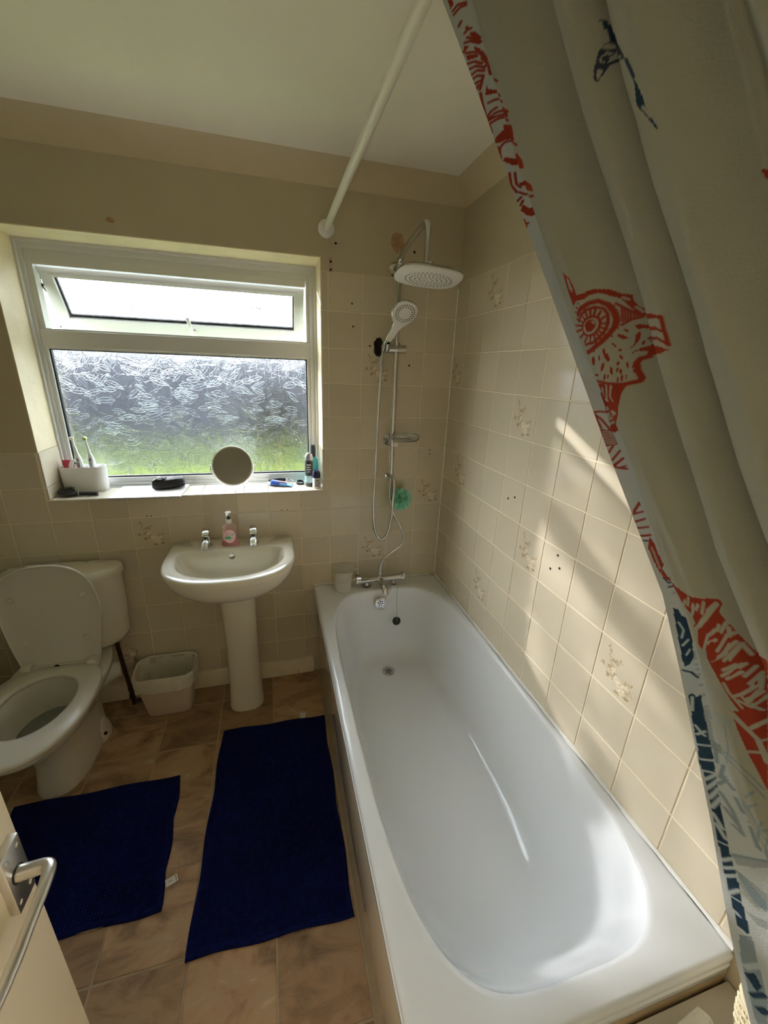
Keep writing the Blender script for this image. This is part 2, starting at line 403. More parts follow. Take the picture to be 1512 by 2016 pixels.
# ------------------------------------------------------------------ tiles
def tile_me(w_, h_, t=.0026, e=.0020):
    x, z = w_ / 2, h_ / 2
    V = [(-x, 0, -z), (x, 0, -z), (x, 0, z), (-x, 0, z), (-x + e, -t, -z + e), (x - e, -t, -z + e), (x - e, -t, z - e), (-x + e, -t, z - e)]
    F = [(4, 5, 6, 7), (0, 1, 5, 4), (1, 2, 6, 5), (2, 3, 7, 6), (3, 0, 4, 7)]
    me = bpy.data.meshes.new('tile'); me.from_pydata(V, [], F); return me
G = .0026
FULL = tile_me(T - G, T - G); FULL.materials.append(M_tile)
def paint_floral(U, V):
    """spray of leaves with pale blossoms, U and V run 0..1 over the tile"""
    C = np.zeros(U.shape + (3,)); C[:] = (.63, .567, .44)
    rnd = random.Random(3)
    def ell(cx, cy, a, b_, ang, col, op=1.0):
        c, s = math.cos(ang), math.sin(ang); x, y = U - cx, V - cy
        d = ((x * c + y * s) / a) ** 2 + ((-x * s + y * c) / b_) ** 2
        k = np.clip((1.25 - d) / .5, 0, 1)[..., None] * op
        C[:] = C * (1 - k) + np.array(col) * k
    stem = [(.22, .93), (.24, .78), (.30, .64), (.36, .50), (.46, .38), (.58, .30)]
    br = [[(.30, .62), (.44, .66), (.52, .74)], [(.36, .50), (.22, .42), (.14, .46)], [(.46, .38), (.34, .30), (.26, .30)], [(.58, .32), (.72, .42), (.84, .44)], [(.58, .30), (.74, .26), (.86, .30)], [(.58, .28), (.62, .16), (.56, .08)], [(.6, .28), (.72, .14), (.82, .12)]]
    for path in [stem] + br:
        for (x0, y0), (x1, y1) in zip(path, path[1:]):
            for k in range(8):
                t = k / 8; ell(x0 + (x1 - x0) * t, y0 + (y1 - y0) * t, .008, .008, 0, (.40, .29, .15), .7)
    for path in [stem] + br:
        for (x0, y0), (x1, y1) in zip(path, path[1:]):
            for k in range(4):
                t = rnd.random(); a = math.atan2(y1 - y0, x1 - x0) + rnd.choice((-1, 1)) * rnd.uniform(.5, 1.1)
                px, py = x0 + (x1 - x0) * t + .03 * math.cos(a), y0 + (y1 - y0) * t + .03 * math.sin(a)
                ell(px, py, rnd.uniform(.034, .055), rnd.uniform(.013, .022), a, rnd.choice(((.40, .30, .17), (.47, .36, .21), (.34, .25, .13), (.55, .44, .28))), .8)
    for cx, cy, s in ((.60, .30, 1.15), (.50, .34, .9), (.66, .20, 1.0), (.40, .48, .7), (.74, .34, .7)):
        for k in range(5):
            a = k * 2 * PI / 5 + cx * 9
            ell(cx + .042 * s * math.cos(a), cy + .042 * s * math.sin(a), .044 * s, .032 * s, a, (.82, .75, .61) if k % 2 else (.74, .65, .49), .95)
        ell(cx, cy, .014 * s, .014 * s, 0, (.50, .36, .18), .9)
    return C
def floral_me(n=72, t=.0026, e=.0020):
    x = (T - G) / 2; me = bpy.data.meshes.new('tile')
    g = np.linspace(-x + e, x - e, n + 1); X, Z = np.meshgrid(g, g)
    C = paint_floral((X + x) / (2 * x), (Z + x) / (2 * x)).reshape(-1, 3)
    V = [(a, -t, c) for a, c in zip(X.ravel(), Z.ravel())]; F = []
    for j in range(n):
        for i in range(n): a = j * (n + 1) + i; F.append((a, a + 1, a + n + 2, a + n + 1))
    k = len(V); V += [(-x, 0, -x), (x, 0, -x), (x, 0, x), (-x, 0, x), (-x + e, -t, -x + e), (x - e, -t, -x + e), (x - e, -t, x - e), (-x + e, -t, x - e)]
    F += [(k, k + 1, k + 5, k + 4), (k + 1, k + 2, k + 6, k + 5), (k + 2, k + 3, k + 7, k + 6), (k + 3, k, k + 4, k + 7)]
    me.from_pydata(V, [], F)
    at = me.color_attributes.new('print', 'FLOAT_COLOR', 'POINT')
    D = np.ones((len(V), 4)); D[:, :3] = (.63, .567, .44); D[:k, :3] = C
    at.data.foreach_set('color', D.ravel()); me.materials.append(M_ftile)
    return me
FLORAL = floral_me()
jr = random.Random(11)
def put_tile(wall, x0, x1, z0, z1, right=False, floral=False, name='tile'):
    w_, h_ = x1 - x0 - G, z1 - z0 - G
    if w_ < .006 or h_ < .006: return
    full = abs(w_ - (T - G)) < 1e-4 and abs(h_ - (T - G)) < 1e-4
    me = FLORAL if floral else FULL if full else tile_me(w_, h_)
    o = link(name, me, M_tile, wall)
    if floral and not full: o.scale = (w_ / (T - G), 1, h_ / (T - G))
    c, z = (x0 + x1) / 2, (z0 + z1) / 2
    if right: o.location = (0, -c, z); o.rotation_euler = (jr.uniform(-.0022, .0022), 0, -PI / 2 + jr.uniform(-.0022, .0022))
    else: o.location = (c, 0, z); o.rotation_euler = (jr.uniform(-.0022, .0022), 0, jr.uniform(-.0022, .0022))
    if floral: o['label'] = 'tile printed with a floral spray'
FB = {(2, 2), (0, 6), (2, 8), (9, 7), (13, 6)}
for row in range(13):
    for k in range(15):
        x1, x0 = -k * T, -(k + 1) * T; z1, z0 = ZT - row * T, ZT - (row + 1) * T
        if k >= 4: x1 += .0064 * (k > 4); x0 += .0064
        x0 = max(x0, XL); z0 = max(z0, .1)
        if x1 - x0 < .01 or z1 - z0 < .01: continue
        if x1 <= WX0 + .02 and row < 5: continue
        fl = (k, row) in FB
        if x1 <= WX0 + .002 or x0 >= WX1 - .002 or z1 <= WZ0 + .002: put_tile(wall_back, x0, x1, z0, z1, floral=fl); continue
        if z0 < WZ0: put_tile(wall_back, x0, x1, z0, WZ0)
        zb = max(z0, WZ0)
        if x1 > WX1: put_tile(wall_back, WX1, x1, zb, z1)
        if x0 < WX0 and row >= 5: put_tile(wall_back, x0, WX0, zb, z1)
FR = {(2, 0), (4, 3), (0, 2), (1, 5), (5, 6), (3, 8), (8, 7), (7, 1), (10, 4)}
y_first = YO - 5 * T
for row in range(10):
    for j in range(15):
        a0 = 0 if j == 0 else y_first + (j - 1) * T; a1 = min(y_first + j * T, -YF)
        z1, z0 = ZT - row * T, max(ZT - (row + 1) * T, .56 if a0 < 1.70 else 0)
        if a1 - a0 < .01: continue
        put_tile(wall_right, a0, a1, z0, z1, right=True, floral=(j, row) in FR)
for row in range(10, 14):
    for j in range(12, 15):
        a0 = y_first + (j - 1) * T; a1 = min(y_first + j * T, -YF); z1, z0 = ZT - row * T, max(ZT - (row + 1) * T, 0)
        if a0 > 1.69: put_tile(wall_right, a0, a1, z0, z1, right=True)
M_gr = mat('pale_tile_grout', (.80, .72, .56), .8)
b = BM(); box(b, WX1, -.0005, -.0007, .0002, .1, ZT); box(b, WX0, WX1, -.0007, .0002, .1, WZ0); box(b, XL, WX0, -.0007, .0002, .1, ZT - 5 * T); obj('grout', b, M_gr, wall_back, smooth=0)
obj('grout', box(BM(), -.0007, .0002, YF, -.0008, 0, ZT), M_gr, wall_right, smooth=0)
# first column by the corner carries its own cut floral tile in the photograph; sill and reveal tiles
def slab(wall, name, x0, x1, y0, y1, z0, z1, m):
    return obj(name, box(BM(), x0, x1, y0, y1, z0, z1, .0012, seg=1), m, wall, smooth=0)
M_sill = mat('white_glazed_sill_tile', (.80, .73, .60), .12, coat=.4, rand=.03)
ks = [WX0] + [-(k + 1) * T + .0064 for k in range(11, 3, -1)] + [WX1]
ks = sorted(v for v in ks if WX0 <= v <= WX1)
for a, c in zip(ks, ks[1:]):
    if c - a > .02: slab(wall_back, 'sill_tile', a + .001, c - .001, -.004, .182, WZ0 - .0005, WZ0 + .005, M_sill)
for z0, z1 in ((1.094, 1.146), (1.149, 1.298)):
    slab(wall_back, 'reveal_tile', WX0 - .0005, WX0 + .0055, -.002, .182, z0, z1, M_tile)
    slab(wall_back, 'reveal_tile', WX1 - .0055, WX1 + .0005, -.002, .182, z0, z1, M_tile)
b = BM(); box(b, WX0, WX0 + .003, -.001, .182, 1.30, WZ1); box(b, WX1 - .003, WX1, -.001, .182, 1.30, WZ1); box(b, WX0, WX1, -.001, .182, WZ1 - .003, WZ1 + .001)
obj('reveal_plaster', b, M_reveal, wall_back, smooth=0)['label'] = 'flaking cream plaster lining the window recess'

# floor tiles
FT = .2545
for i in range(-1, 10):
    for j in range(-1, 10):
        x1, y1 = -.181 - (i) * FT, -.135 - (j) * FT; x0, y0 = x1 - FT, y1 - FT
        x0, x1, y0, y1 = max(x0, XL), min(x1, 0), max(y0, -2.25), min(y1, 0)
        if x1 - x0 < .02 or y1 - y0 < .02: continue
        if x0 > -.66: continue
        g = .0035
        o = obj('floor_tile', box(BM(), x0 + g, x1 - g, y0 + g, y1 - g, -.0022, 0, .0012, seg=1), M_slate, floor, smooth=0)

# wall marks
def disc(wall, name, x, z, r, right=False, m=M_dark, rz=None, t=.0005, off=.0035, n=14, rag=0):
    P = []
    for k in range(n):
        a = 2 * PI * k / n; q = 1 + rag * jr.uniform(-1, 1)
        P.append((r * math.cos(a) * q, (rz or r) * math.sin(a) * q))
    b = BM()
    if right: R = [[Vector((-o_, x + p, z + q)) for p, q in P] for o_ in (off - .003, off + t)]
    else: R = [[Vector((x + p, -o_, z + q)) for p, q in P] for o_ in (off - .003, off + t)]
    loft(b, R); return obj(name, b, m, wall, smooth=0)
for x, z, r, of in ((-.576, 2.165, .005, .0006), (-.598, 2.096, .0045, .0022), (-.598, 2.066, .0045, .0022), (-.505, 1.942, .004, .0035), (-.499, 1.85, .004, .0035), (-.42, 1.773, .004, .0035), (-.225, 1.695, .0045, .0035),
                (-.227, 2.166, .0055, .0006), (-.087, 1.286, .003, .0035), (-.086, 1.267, .003, .0035), (-1.449, .999, .0025, .0035), (-1.432, .999, .0025, .0035), (-.851, .997, .0025, .0035), (-.822, .997, .0025, .0035)):
    disc(wall_back, 'screw_hole', x, z, r, off=of)
for y, z in ((-.642, 1.217), (-.684, 1.234), (-.966, 1.124), (-.943, 1.065), (-.984, 1.086)): disc(wall_right, 'screw_hole', y, z, .0042, right=True)
disc(wall_back, 'plaster_patch', -.306, 2.194, .030, m=M_plaster, rz=.040, off=.0008, n=22, rag=.09)['label'] = 'bare brown plaster patch above the shower bracket'
disc(wall_back, 'paint_chip', -1.409, 2.157, .016, m=M_plaster, rz=.010, off=.0006, n=11, rag=.3)
M_bracket = mat('pinkish_bracket_mark', (.50, .35, .30), .8, noise=(50, .1))
obj('bracket_mark', box(BM(), -.606, -.590, -.0012, .001, 2.052, 2.112), M_bracket, wall_back, smooth=0)
b = BM(); R = []
for k, (s_, y_) in enumerate(((1.0, -.001), (1.02, -.010), (.86, -.018), (.45, -.013), (.05, -.010))):
    R.append([Vector((-.379 + .023 * s_ * math.cos(2 * PI * i / 22) * (1 + .13 * math.sin(5 * i + k)), y_, 1.769 + .040 * s_ * math.sin(2 * PI * i / 22) * (1 + .1 * math.sin(3 * i)))) for i in range(22)])
loft(b, R); obj('blackened_hole', b, mat('charred_black_foam', (.018, .011, .008), .7, noise=(90, .5), bump=(120, 1, .006)), wall_back)['label'] = 'ragged black hole in the tiles behind the hand shower'
# peeling sealant smear beside the tub end
disc(wall_back, 'sealant_smear', -.725, .44, .022, m=mat('pale_sealant_smear', (.62, .58, .49), .6), rz=.075, off=.0036, n=16, rag=.2)

# skirting
b = BM(); P = [(0, 0), (-.014, 0), (-.014, .088), (-.010, .097), (0, .1)]
loft(b, [[Vector((x, y, z)) for y, z in P] for x in (XL, -.712)])
bb = struct(obj('baseboard_back', b, M_skirt, smooth=30))
obj('crack', box(BM(), -.803, -.801, -.0147, -.0135, .0, .030), M_dark, bb, smooth=0)
struct(obj('baseboard_left', box(BM(), XL, XL + .014, -2.24, -.014, 0, .1), M_skirt, smooth=0))
# silicone beads round the tub
def bead(name, pts, r):
    b = BM(); rr = random.Random(4)
    P = resample([Vector(p) for p in pts], .03)
    tube(b, P, r, n=8, rf=lambda t: 1 + .35 * math.sin(t * 61) * math.sin(t * 23 + 1)); return struct(obj(name, b, M_seal))
bead('trim_3', [(-.006, -.01, .562), (-.006, -1.70, .562)], .0062)
bead('trim_4', [(-.70, -.006, .562), (-.01, -.006, .562)], .005)
bead('trim_5', [(-.004, -.004, .566), (-.004, -.004, 2.05)], .0032)

# ------------------------------------------------------------------ window
win = sempty('window_1', (-1.22, .18, 1.1))
b = BM(); ring_frame(b, (-1.795, WX1 - .002, WZ0 + .006, WZ1 - .003), (-1.768, -.676, 1.118, 2.07), .147, .215)
box(b, -1.768, -.676, .1475, .215, 1.712, 1.778, .003)
obj('frame', b, M_upvc, win, smooth=0)
b = BM(); ring_frame(b, (-1.794, WX1 - .003, WZ0 + .006, WZ1 - .003), (-1.781, WX1 - .016, WZ0 + .013, WZ1 - .018), .132, .1475)
obj('edge_bead', b, M_upvc, win, smooth=0)
b = BM(); ring_frame(b, (-1.768, -.676, 1.778, 2.07), (-1.745, -.690, 1.784, 2.046), .156, .205); obj('opening_rebate', b, M_upvc, win, smooth=0)
b = BM(); ring_frame(b, (-1.768, -.676, 1.118, 1.712), (-1.754, -.691, 1.140, 1.705), .154, .178); obj('glazing_bead', b, M_upvc, win, smooth=0)
b = BM(); ring_frame(b, (-1.756, -.689, 1.138, 1.707), (-1.748, -.697, 1.147, 1.701), .166, .181); obj('gasket', b, M_rub, win, smooth=0)
obj('pane', box(BM(), -1.757, -.687, .182, .186, 1.130, 1.710), M_leafglass, win, smooth=0)
o = obj('leaf_relief', leaf_relief(-1.747, -.698, 1.149, 1.700,   .1818, 430, 5), M_ridge, win, smooth=60); o['kind'] = 'stuff'
MS = Matrix.Translation((0, .172, 2.0148)) @ Matrix.Rotation(math.radians(31), 4, 'X')
b = BM(); ring_frame(b, (-1.742, -.695, -.268, -.002), (-1.701, -.737, -.211, -.034), 0, .046, MS)
sash = obj('sash', b, M_upvc, win, smooth=0)
b = BM(); ring_frame(b, (-1.709, -.729, -.220, -.026), (-1.697, -.741, -.206, -.038), -.004, .02, MS); obj('glazing_bead', b, M_upvc, sash, smooth=0)
b = BM(); ring_frame(b, (-1.699, -.739, -.210, -.036), (-1.690, -.747, -.197, -.041), .012, .024, MS); obj('gasket', b, M_rub, sash, smooth=0)
obj('pane', box(BM(), -1.70, -.738, .024, .028, -.210, -.035, M=MS), M_leafglass, sash, smooth=0)
b = BM(); box(b, -1.744, -.691, .148, .153, 2.016, 2.046, .002); box(b, -1.744, -.691, .160, .166, 2.040, 2.046, .001); obj('seal_strip', b, M_upvc, win, smooth=0)
o = obj('leaf_relief', leaf_relief(-1.690, -.748, -.196, -.042, .0238, 190, 6, MS), M_ridge, sash, smooth=60); o['kind'] = 'stuff'
b = BM(); box(b, -1.222, -1.190, -.010, 0, -.260, -.230, .003, MS)
box(b, -1.213, -1.199, -.030, -.008, -.253, -.238, .003, MS)
MH = MS @ Matrix.Translation((-1.206, -.026, -.246)) @ Matrix.Rotation(math.radians(-7), 4, 'Y')
box(b, -.008, .008, -.008, .006, -.012, .088, .004, MH)
obj('sash_handle', b, M_white, sash)
b = BM()
def ms(x, y, z): return MS @ Vector((x, y, z))
tube(b, [Vector((-1.748, .195, 2.02)), Vector((-1.748, .205, 1.95)), ms(-1.744, .03, -.135)], .0045, n=8)
lathe(b, (-1.75, .205, 1.95), [(.008, 0), (.008, .008)], 10, (1, 0, 0)); box(b, -1.7520, -1.7455, .185, .20, 1.985, 2.045)
obj('friction_stay', b, M_black, win)

for o in [o for o in bpy.data.objects if o.type == 'MESH' and (o.parent == win or o.parent == sash)]:   # fit the unit into the deeper recess
    for v in o.data.vertices:
        q = v.co + win.location; q = Vector((-.7 + (q.x + .7) * 1.02, q.y + .036, 1.6 + (q.z - 1.6) * 1.008)); v.co = q - win.location

# ------------------------------------------------------------------ outside
M_lawn = mat('lawn_green', (.12, .155, .02), .95, noise=(3, .25))
M_fence = mat('grey_blue_fence', (.036, .036, .047), .9, noise=(2.5, .3))
M_bush = mat('dark_hedge_leaf', (.009, .014, .008), .8, rand=.2)
struct(obj('ground', box(BM(), -30, 25, .32, 40, -.45, -.35), M_lawn, smooth=0))
fence = thing('garden_fence', 'grey blue garden fence beyond the lawn, blurred by the patterned window glass', 'fence', (-3, 7, -.35))
for k in range(9):
    x = -11 + k * 1.8
    obj('post', box(BM(), x - .05, x + .05, 6.95, 7.05, -.35, 2.12), M_fence, fence, smooth=0)
    if k < 8:
        b = BM()
        for q in range(12): box(b, x + .05 + q * .1417, x + .05 + q * .1417 + .137, 6.985 + .006 * (q % 2), 7.01 + .006 * (q % 2), -.33, 2.0 + .08 * (k % 2))
        obj('fence_panel', b, M_fence, fence, smooth=0)
def shrub(label, x, y, w_, h_, seed):
    rr = random.Random(seed); b = BM(); base = -.35
    for k in range(900):
        u, v, q = rr.gauss(0, 1), rr.gauss(0, 1), rr.gauss(0, 1); L = math.sqrt(u * u + v * v + q * q); rd = rr.random() ** .4
        p = Vector((x + w_ * u / L * rd, y + w_ * .6 * v / L * rd, base + h_ * .52 + h_ * .48 * q / L * rd)); s_ = rr.uniform(.05, .09)
        Rm = Matrix.Rotation(rr.uniform(0, 6), 3, 'Z') @ Matrix.Rotation(rr.uniform(-1.2, 1.2), 3, 'X')
        V = [b.verts.new(p + Rm @ Vector(q_) * s_) for q_ in ((0, -1, 0), (.5, 0, .12), (0, 1, 0), (-.5, 0, .12))]; b.faces.new(V)
    t = thing('garden_shrub', label, 'shrub', (x, y, base)); obj('foliage', b, M_bush, t, smooth=0)
    obj('stem', tube(BM(), [(x, y, base), (x + .02, y, base + h_ * .5)], .035, 8), M_plaster, t)
shrub('dark rounded shrub at the right, blurred through the lower pane', -.75, 6.2, .5, 1.75, 1)
shrub('low dark shrub at the left, blurred through the lower pane', -4.6, 6.2, .55, 1.5, 2)

for k, (x, y, w_, h_) in enumerate(((-8.6, 9.6, 1.0, 3.1), (-6.4, 9.2, .9, 2.8), (-4.6, 9.8, 1.1, 3.3), (-2.6, 9.3, .8, 2.7), (-1.0, 9.7, 1.0, 3.4), (.9, 9.4, .9, 2.9))):
    shrub(('dark bush showing above the fence at the far left', 'bush above the fence, second from the left', 'taller bush above the fence, third from the left', 'low bush above the fence, fourth from the left', 'tallest bush above the fence, toward the right', 'bush above the fence at the far right')[k], x, y, w_, h_, 20 + k)
# ------------------------------------------------------------------ door, standing open at the left of the doorway
door = struct(obj('door_1', box(BM(), -1.300, -1.262, -2.215, -1.452, .008, 1.985, .0015, seg=1), M_door, smooth=0))
hp = obj('handle_plate', box(BM(), -1.2625, -1.250, -1.508, -1.467, .935, 1.042, .0016), M_satin, door)
for y in (-1.500, -1.475):
    for z in (.949, 1.028):
        b = BM(); lathe(b, (-1.2502, y, z), [(.0036, 0), (.0036, .0004), (.0026, .0012), (0, .0014)], 14, (1, 0, 0))
        obj('screw', b, M_satin, hp)
b = BM(); lathe(b, (-1.2505, -1.490, .992), [(.0125, 0), (.0125, .002)], 20, (1, 0, 0)); obj('spindle_ring', b, M_black, hp)
b = BM()
tube(b, [(-1.249, -1.490, .992), (-1.232, -1.490, .994), (-1.217, -1.491, .997), (-1.208, -1.498, 1.000), (-1.204, -1.520, 1.001), (-1.203, -1.560, .999), (-1.204, -1.600, .993), (-1.212, -1.640, .983), (-1.232, -1.662, .978)], .0098, n=16, smooth=6, rf=lambda t: 1.1 - .38 * min(t * 1.6, 1))
obj('handle_lever', b, M_satin, door)

# ------------------------------------------------------------------ bathtub
tub = thing('bathtub', 'long white acrylic bathtub with a cream side panel along the right wall', 'bathtub', (-.35, -.85, 0))
b = BM(); NB = 112
def tring(cx, cy, hx, hy, n, z): return sup(cx, cy, hx, hy, n, NB, z)
RX0, RX1, RY0, RY1 = -.702, -.006, -1.698, -.006
def outer(g, z): return tring((RX0 + RX1) / 2, (RY0 + RY1) / 2, (RX1 - RX0) / 2 + g, (RY1 - RY0) / 2 + g, 90, z)
rings = [outer(-.012, .500), outer(-.001, .502), outer(0, .512), outer(0, .526), outer(-.006, .531), outer(-.006, .537), outer(-.001, .541), outer(-.001, .552), outer(-.006, .559), outer(-.014, .5605)]
ox, oy, ohx, ohy = -.345, -.880, .312, .757
ix, iy, ihx, ihy = -.345, -.735, .205, .475
rings += [tring((RX0 + RX1) / 2 * .6 + ox * .4, oy, ohx + .018, ohy + .030, 7, .5605), tring(ox, oy, ohx + .010, ohy + .010, 4.2, .5595), tring(ox, oy, ohx + .003, ohy + .003, 4.05, .556)]
wall_p = [(0, 0, 4), (.02, .06, 4), (.06, .14, 3.9), (.11, .25, 3.7), (.17, .38, 3.6), (.24, .52, 3.5), (.32, .66, 3.4), (.41, .78, 3.3), (.51, .87, 3.2), (.62, .935, 3.1), (.74, .975, 3.0), (.87, .995, 2.9), (1, 1, 2.8)]
D0, D1 = .550, .182
for s, d, n in wall_p:
    L = lambda p, q: p + (q - p) * s
    rings.append(tring(L(ox, ix), L(oy, iy), L(ohx, ihx), L(ohy, ihy), n, D0 + (D1 - D0) * d))
for k in (.8, .5, .2): rings.append(tring(ix, iy, ihx * k, ihy * k, 2.6, D1 - .002 * (1 - k)))
loft(b, rings, False, True)
shell = obj('tub_shell', b, M_bath, tub, smooth=50)
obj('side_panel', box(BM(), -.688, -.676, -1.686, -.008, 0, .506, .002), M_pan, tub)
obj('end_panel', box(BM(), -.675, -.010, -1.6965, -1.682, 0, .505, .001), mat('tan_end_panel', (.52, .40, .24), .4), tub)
def waste(parent, name, c, ax, r, holes=6):
    A = Vector(ax).normalized(); b = BM()
    lathe(b, Vector(c), [(r, -.002), (r, .0015), (r * .92, .0035), (r * .66, .003), (r * .58, -.001), (0, -.0015)], 32, A)
    w_ = obj(name, b, M_chrome, parent)
    U = A.orthogonal().normalized(); V = A.cross(U)
    for k in range(holes + 1):
        a = 2 * PI * k / holes; p = Vector(c) + A * -.0008 + ((U * math.cos(a) + V * math.sin(a)) * r * .36 if k < holes else Vector())
        bb_ = BM(); lathe(bb_, p, [(r * .12, 0), (r * .12, .0006)], 10, A); obj('drain_hole', bb_, M_dark, w_, smooth=0)
waste(shell, 'bath_waste', (-.352, -.315, .1855), (0, 0, 1), .034)
waste(shell, 'overflow', (-.362, -.1505, .492), (0, -1, .28), .034)

# plug on its chain
pl = thing('bath_plug', 'black rubber bath plug on a bead chain against the tub end', 'plug', (-.281, -.19, .38))
b = BM(); A = Vector((0, -.95, .32)).normalized(); lathe(b, (-.281, -.178, .392), [(.017, 0), (.021, .003), (.023, .010), (.021, .014), (.006, .015), (.005, .020), (0, .021)], 24, A)
obj('plug', b, M_black, pl)
def chain(pts):
    b = BM()
    for p in resample(catmull(pts, 14), .0042):
        bmesh.ops.create_icosphere(b, subdivisions=1, radius=.0017, matrix=Matrix.Translation(p))
    tube(b, pts, .0007, 6, smooth=6); return b
obj('chain', chain([(-.281, -.196, .40), (-.281, -.184, .46), (-.280, -.165, .54), (-.268, -.145, .582)]), M_chrome, pl)
obj('chain', chain([(-.268, -.145, .582), (-.298, -.150, .590), (-.325, -.160, .555), (-.350, -.168, .520), (-.361, -.160, .494)]), M_chrome, pl)

# ------------------------------------------------------------------ bath mixer tap
mx = thing('bath_mixer_tap', 'chrome bath mixer tap with two lever ends on the tub rim', 'tap', (-.35, -.085, .5605))
b = BM(); tube(b, [(-.462, -.088, .607), (-.440, -.090, .608), (-.40, -.092, .609), (-.30, -.092, .609), (-.262, -.090, .608), (-.240, -.088, .607)], .019, 20, smooth=6, rf=lambda t: .8 + .25 * abs(2 * t - 1)); obj('tap_body', b, M_chrome, mx)
for s in (-.425, -.277):
    b = BM(); lathe(b, (s, -.072, .5607), [(.026, 0), (.026, .004), (.017, .008), (.015, .045)], 24); obj('tap_leg', b, M_chrome, mx)
for s, q in ((-.462, -1), (-.240, 1)):
    b = BM(); lathe(b, (s, -.088, .607), [(.020, 0), (.022, q * .006), (.022, q * .022), (.018, q * .027), (0, q * .028)], 24, (1, 0, 0)); h_ = obj('tap_handle', b, M_chrome, mx)
    b = BM(); box(b, s + q * .005, s + q * .021, -.112, -.070, .622, .634, .004, Matrix.Translation((s, -.09, .62)) @ Matrix.Rotation(-.2, 4, 'X') @ Matrix.Translation((-s, .09, -.62))); obj('lever', b, M_chrome, h_)
b = BM(); tube(b, [(-.352, -.10, .603), (-.352, -.135, .604), (-.352, -.165, .598), (-.352, -.180, .580), (-.352, -.183, .570)], .0165, 18, smooth=6); obj('spout', b, M_chrome, mx)
b = BM(); lathe(b, (-.354, -.085, .620), [(.012, 0), (.012, .012), (.014, .014), (.014, .032), (.009, .036), (.009, .050), (.011, .052), (.011, .064), (.007, .068)], 20); obj('hose_connector', b, M_chrome, mx)

# ------------------------------------------------------------------ shower
RXs, RYs = -.312, -.066
sh = thing('shower_riser', 'chrome shower riser rail with a wide white overhead rose', 'shower', (RXs, -.002, 1.15))
b = BM(); tube(b, [(RXs, RYs, 1.19), (RXs, RYs, 2.05), (RXs, RYs, 2.085), (RXs, RYs - .018, 2.118), (RXs, RYs - .06, 2.136), (RXs, -.20, 2.152), (RXs, -.33, 2.166), (RXs, -.375, 2.164), (RXs, -.398, 2.146), (RXs, -.404, 2.115), (RXs, -.404, 2.035)], .0118, 20, smooth=8); obj('riser_tube', b, M_chrome, sh)
for z in (2.09, 1.342):
    b = BM(); lathe(b, (RXs, -.0035, z), [(.030, 0), (.030, .004), (.024, .010), (.014, .016), (.012, .066)], 26, (0, -1, 0)); lathe(b, (RXs, RYs, z - .018), [(.0155, 0), (.0155, .036)], 22); obj('wall_bracket', b, M_chrome, sh)
MR = Matrix.Translation((-.302, -.404, 2.03)) @ Matrix.Rotation(math.radians(-8), 4, 'X') @ Matrix.Rotation(math.radians(3), 4, 'Y') @ Matrix.Translation((.302, .404, -2.03))
def rose_ring(c, hx, hy, z, n=3.2, N=48): return [MR @ p for p in sup(c[0], c[1], hx, hy, n, N, z)]
hc = (-.302, -.404)
b = BM(); loft(b, [rose_ring(hc, .02, .02, 2.036, 2), rose_ring(hc, .024, .024, 2.018, 2), rose_ring(hc, .06, .05, 2.010), rose_ring(hc, .112, .082, 2.004), rose_ring(hc, .121, .091, 1.997), rose_ring(hc, .121, .091, 1.992)]); rose = obj('shower_rose', b, M_chrome, sh)
b = BM(); loft(b, [rose_ring(hc, .1195, .0895, 1.993), rose_ring(hc, .1185, .0885, 1.986), rose_ring(hc, .108, .079, 1.982), rose_ring(hc, .02, .02, 1.981, 2)]); obj('rose_face', b, M_white, rose)
b = BM()
for rr_, n_ in ((.085, 34), (.068, 28), (.050, 21), (.033, 14), (.017, 7)):
    for k in range(n_):
        a = 2 * PI * k / n_ + rr_ * 30; lathe(b, MR @ Vector((hc[0] + rr_ * math.cos(a), hc[1] + rr_ * .72 * math.sin(a), 1.9822)), [(.0022, 0), (.0018, -.0022)], 6, MR.to_3x3() @ Vector((0, 0, 1)))
o = obj('spray_nozzles', b, M_nozzle, rose, smooth=0); o['kind'] = 'stuff'
b = BM(); lathe(b, (-.345, RYs, 1.762), [(.017, -.012), (.019, -.010), (.019, .035), (.0175, .036), (.0175, .038), (.019, .039), (.019, .074), (.017, .078)], 24, (1, 0, 0)); lathe(b, (RXs + .012, RYs, 1.778), [(.007, 0), (.007, .008), (.005, .012)], 14); hold = obj('slider_holder', b, M_chrome, sh)
b = BM(); lathe(b, (-.364, -.080, 1.752), [(.010, 0), (.0165, .002), (.019, .036), (.014, .036), (.013, .002)], 20, (0, -.42, 1), False); obj('cradle', b, M_chrome, hold)
b = BM(); tray = [(-.318, -.045), (-.302, -.040), (-.22, -.040), (-.192, -.060), (-.186, -.095), (-.205, -.130), (-.25, -.142), (-.30, -.130), (-.32, -.10)]
tr_ = rad_out([tuple(p[:2]) for p in catmull([(x, y, 0) for x, y in tray], 5, True)], (-.255, -.09), 40)
def sc(P, s, z): return [Vector((-.255 + (p.x + .255) * s, -.09 + (p.y + .09) * s, z)) for p in P]
loft(b, [sc(tr_, .9, 1.352), sc(tr_, 1.0, 1.357), sc(tr_, 1.0, 1.376), sc(tr_, .96, 1.376), sc(tr_, .94, 1.360), sc(tr_, .5, 1.357)]); obj('soap_tray', b, M_glassdish, sh)
b = BM(); R0 = sc(tr_, 1.004, 0)
tube(b, [Vector((p.x, p.y, 1.3765)) for p in R0] + [Vector((R0[0].x, R0[0].y, 1.3765))], .003, 8); obj('tray_rim', b, M_chrome, sh)
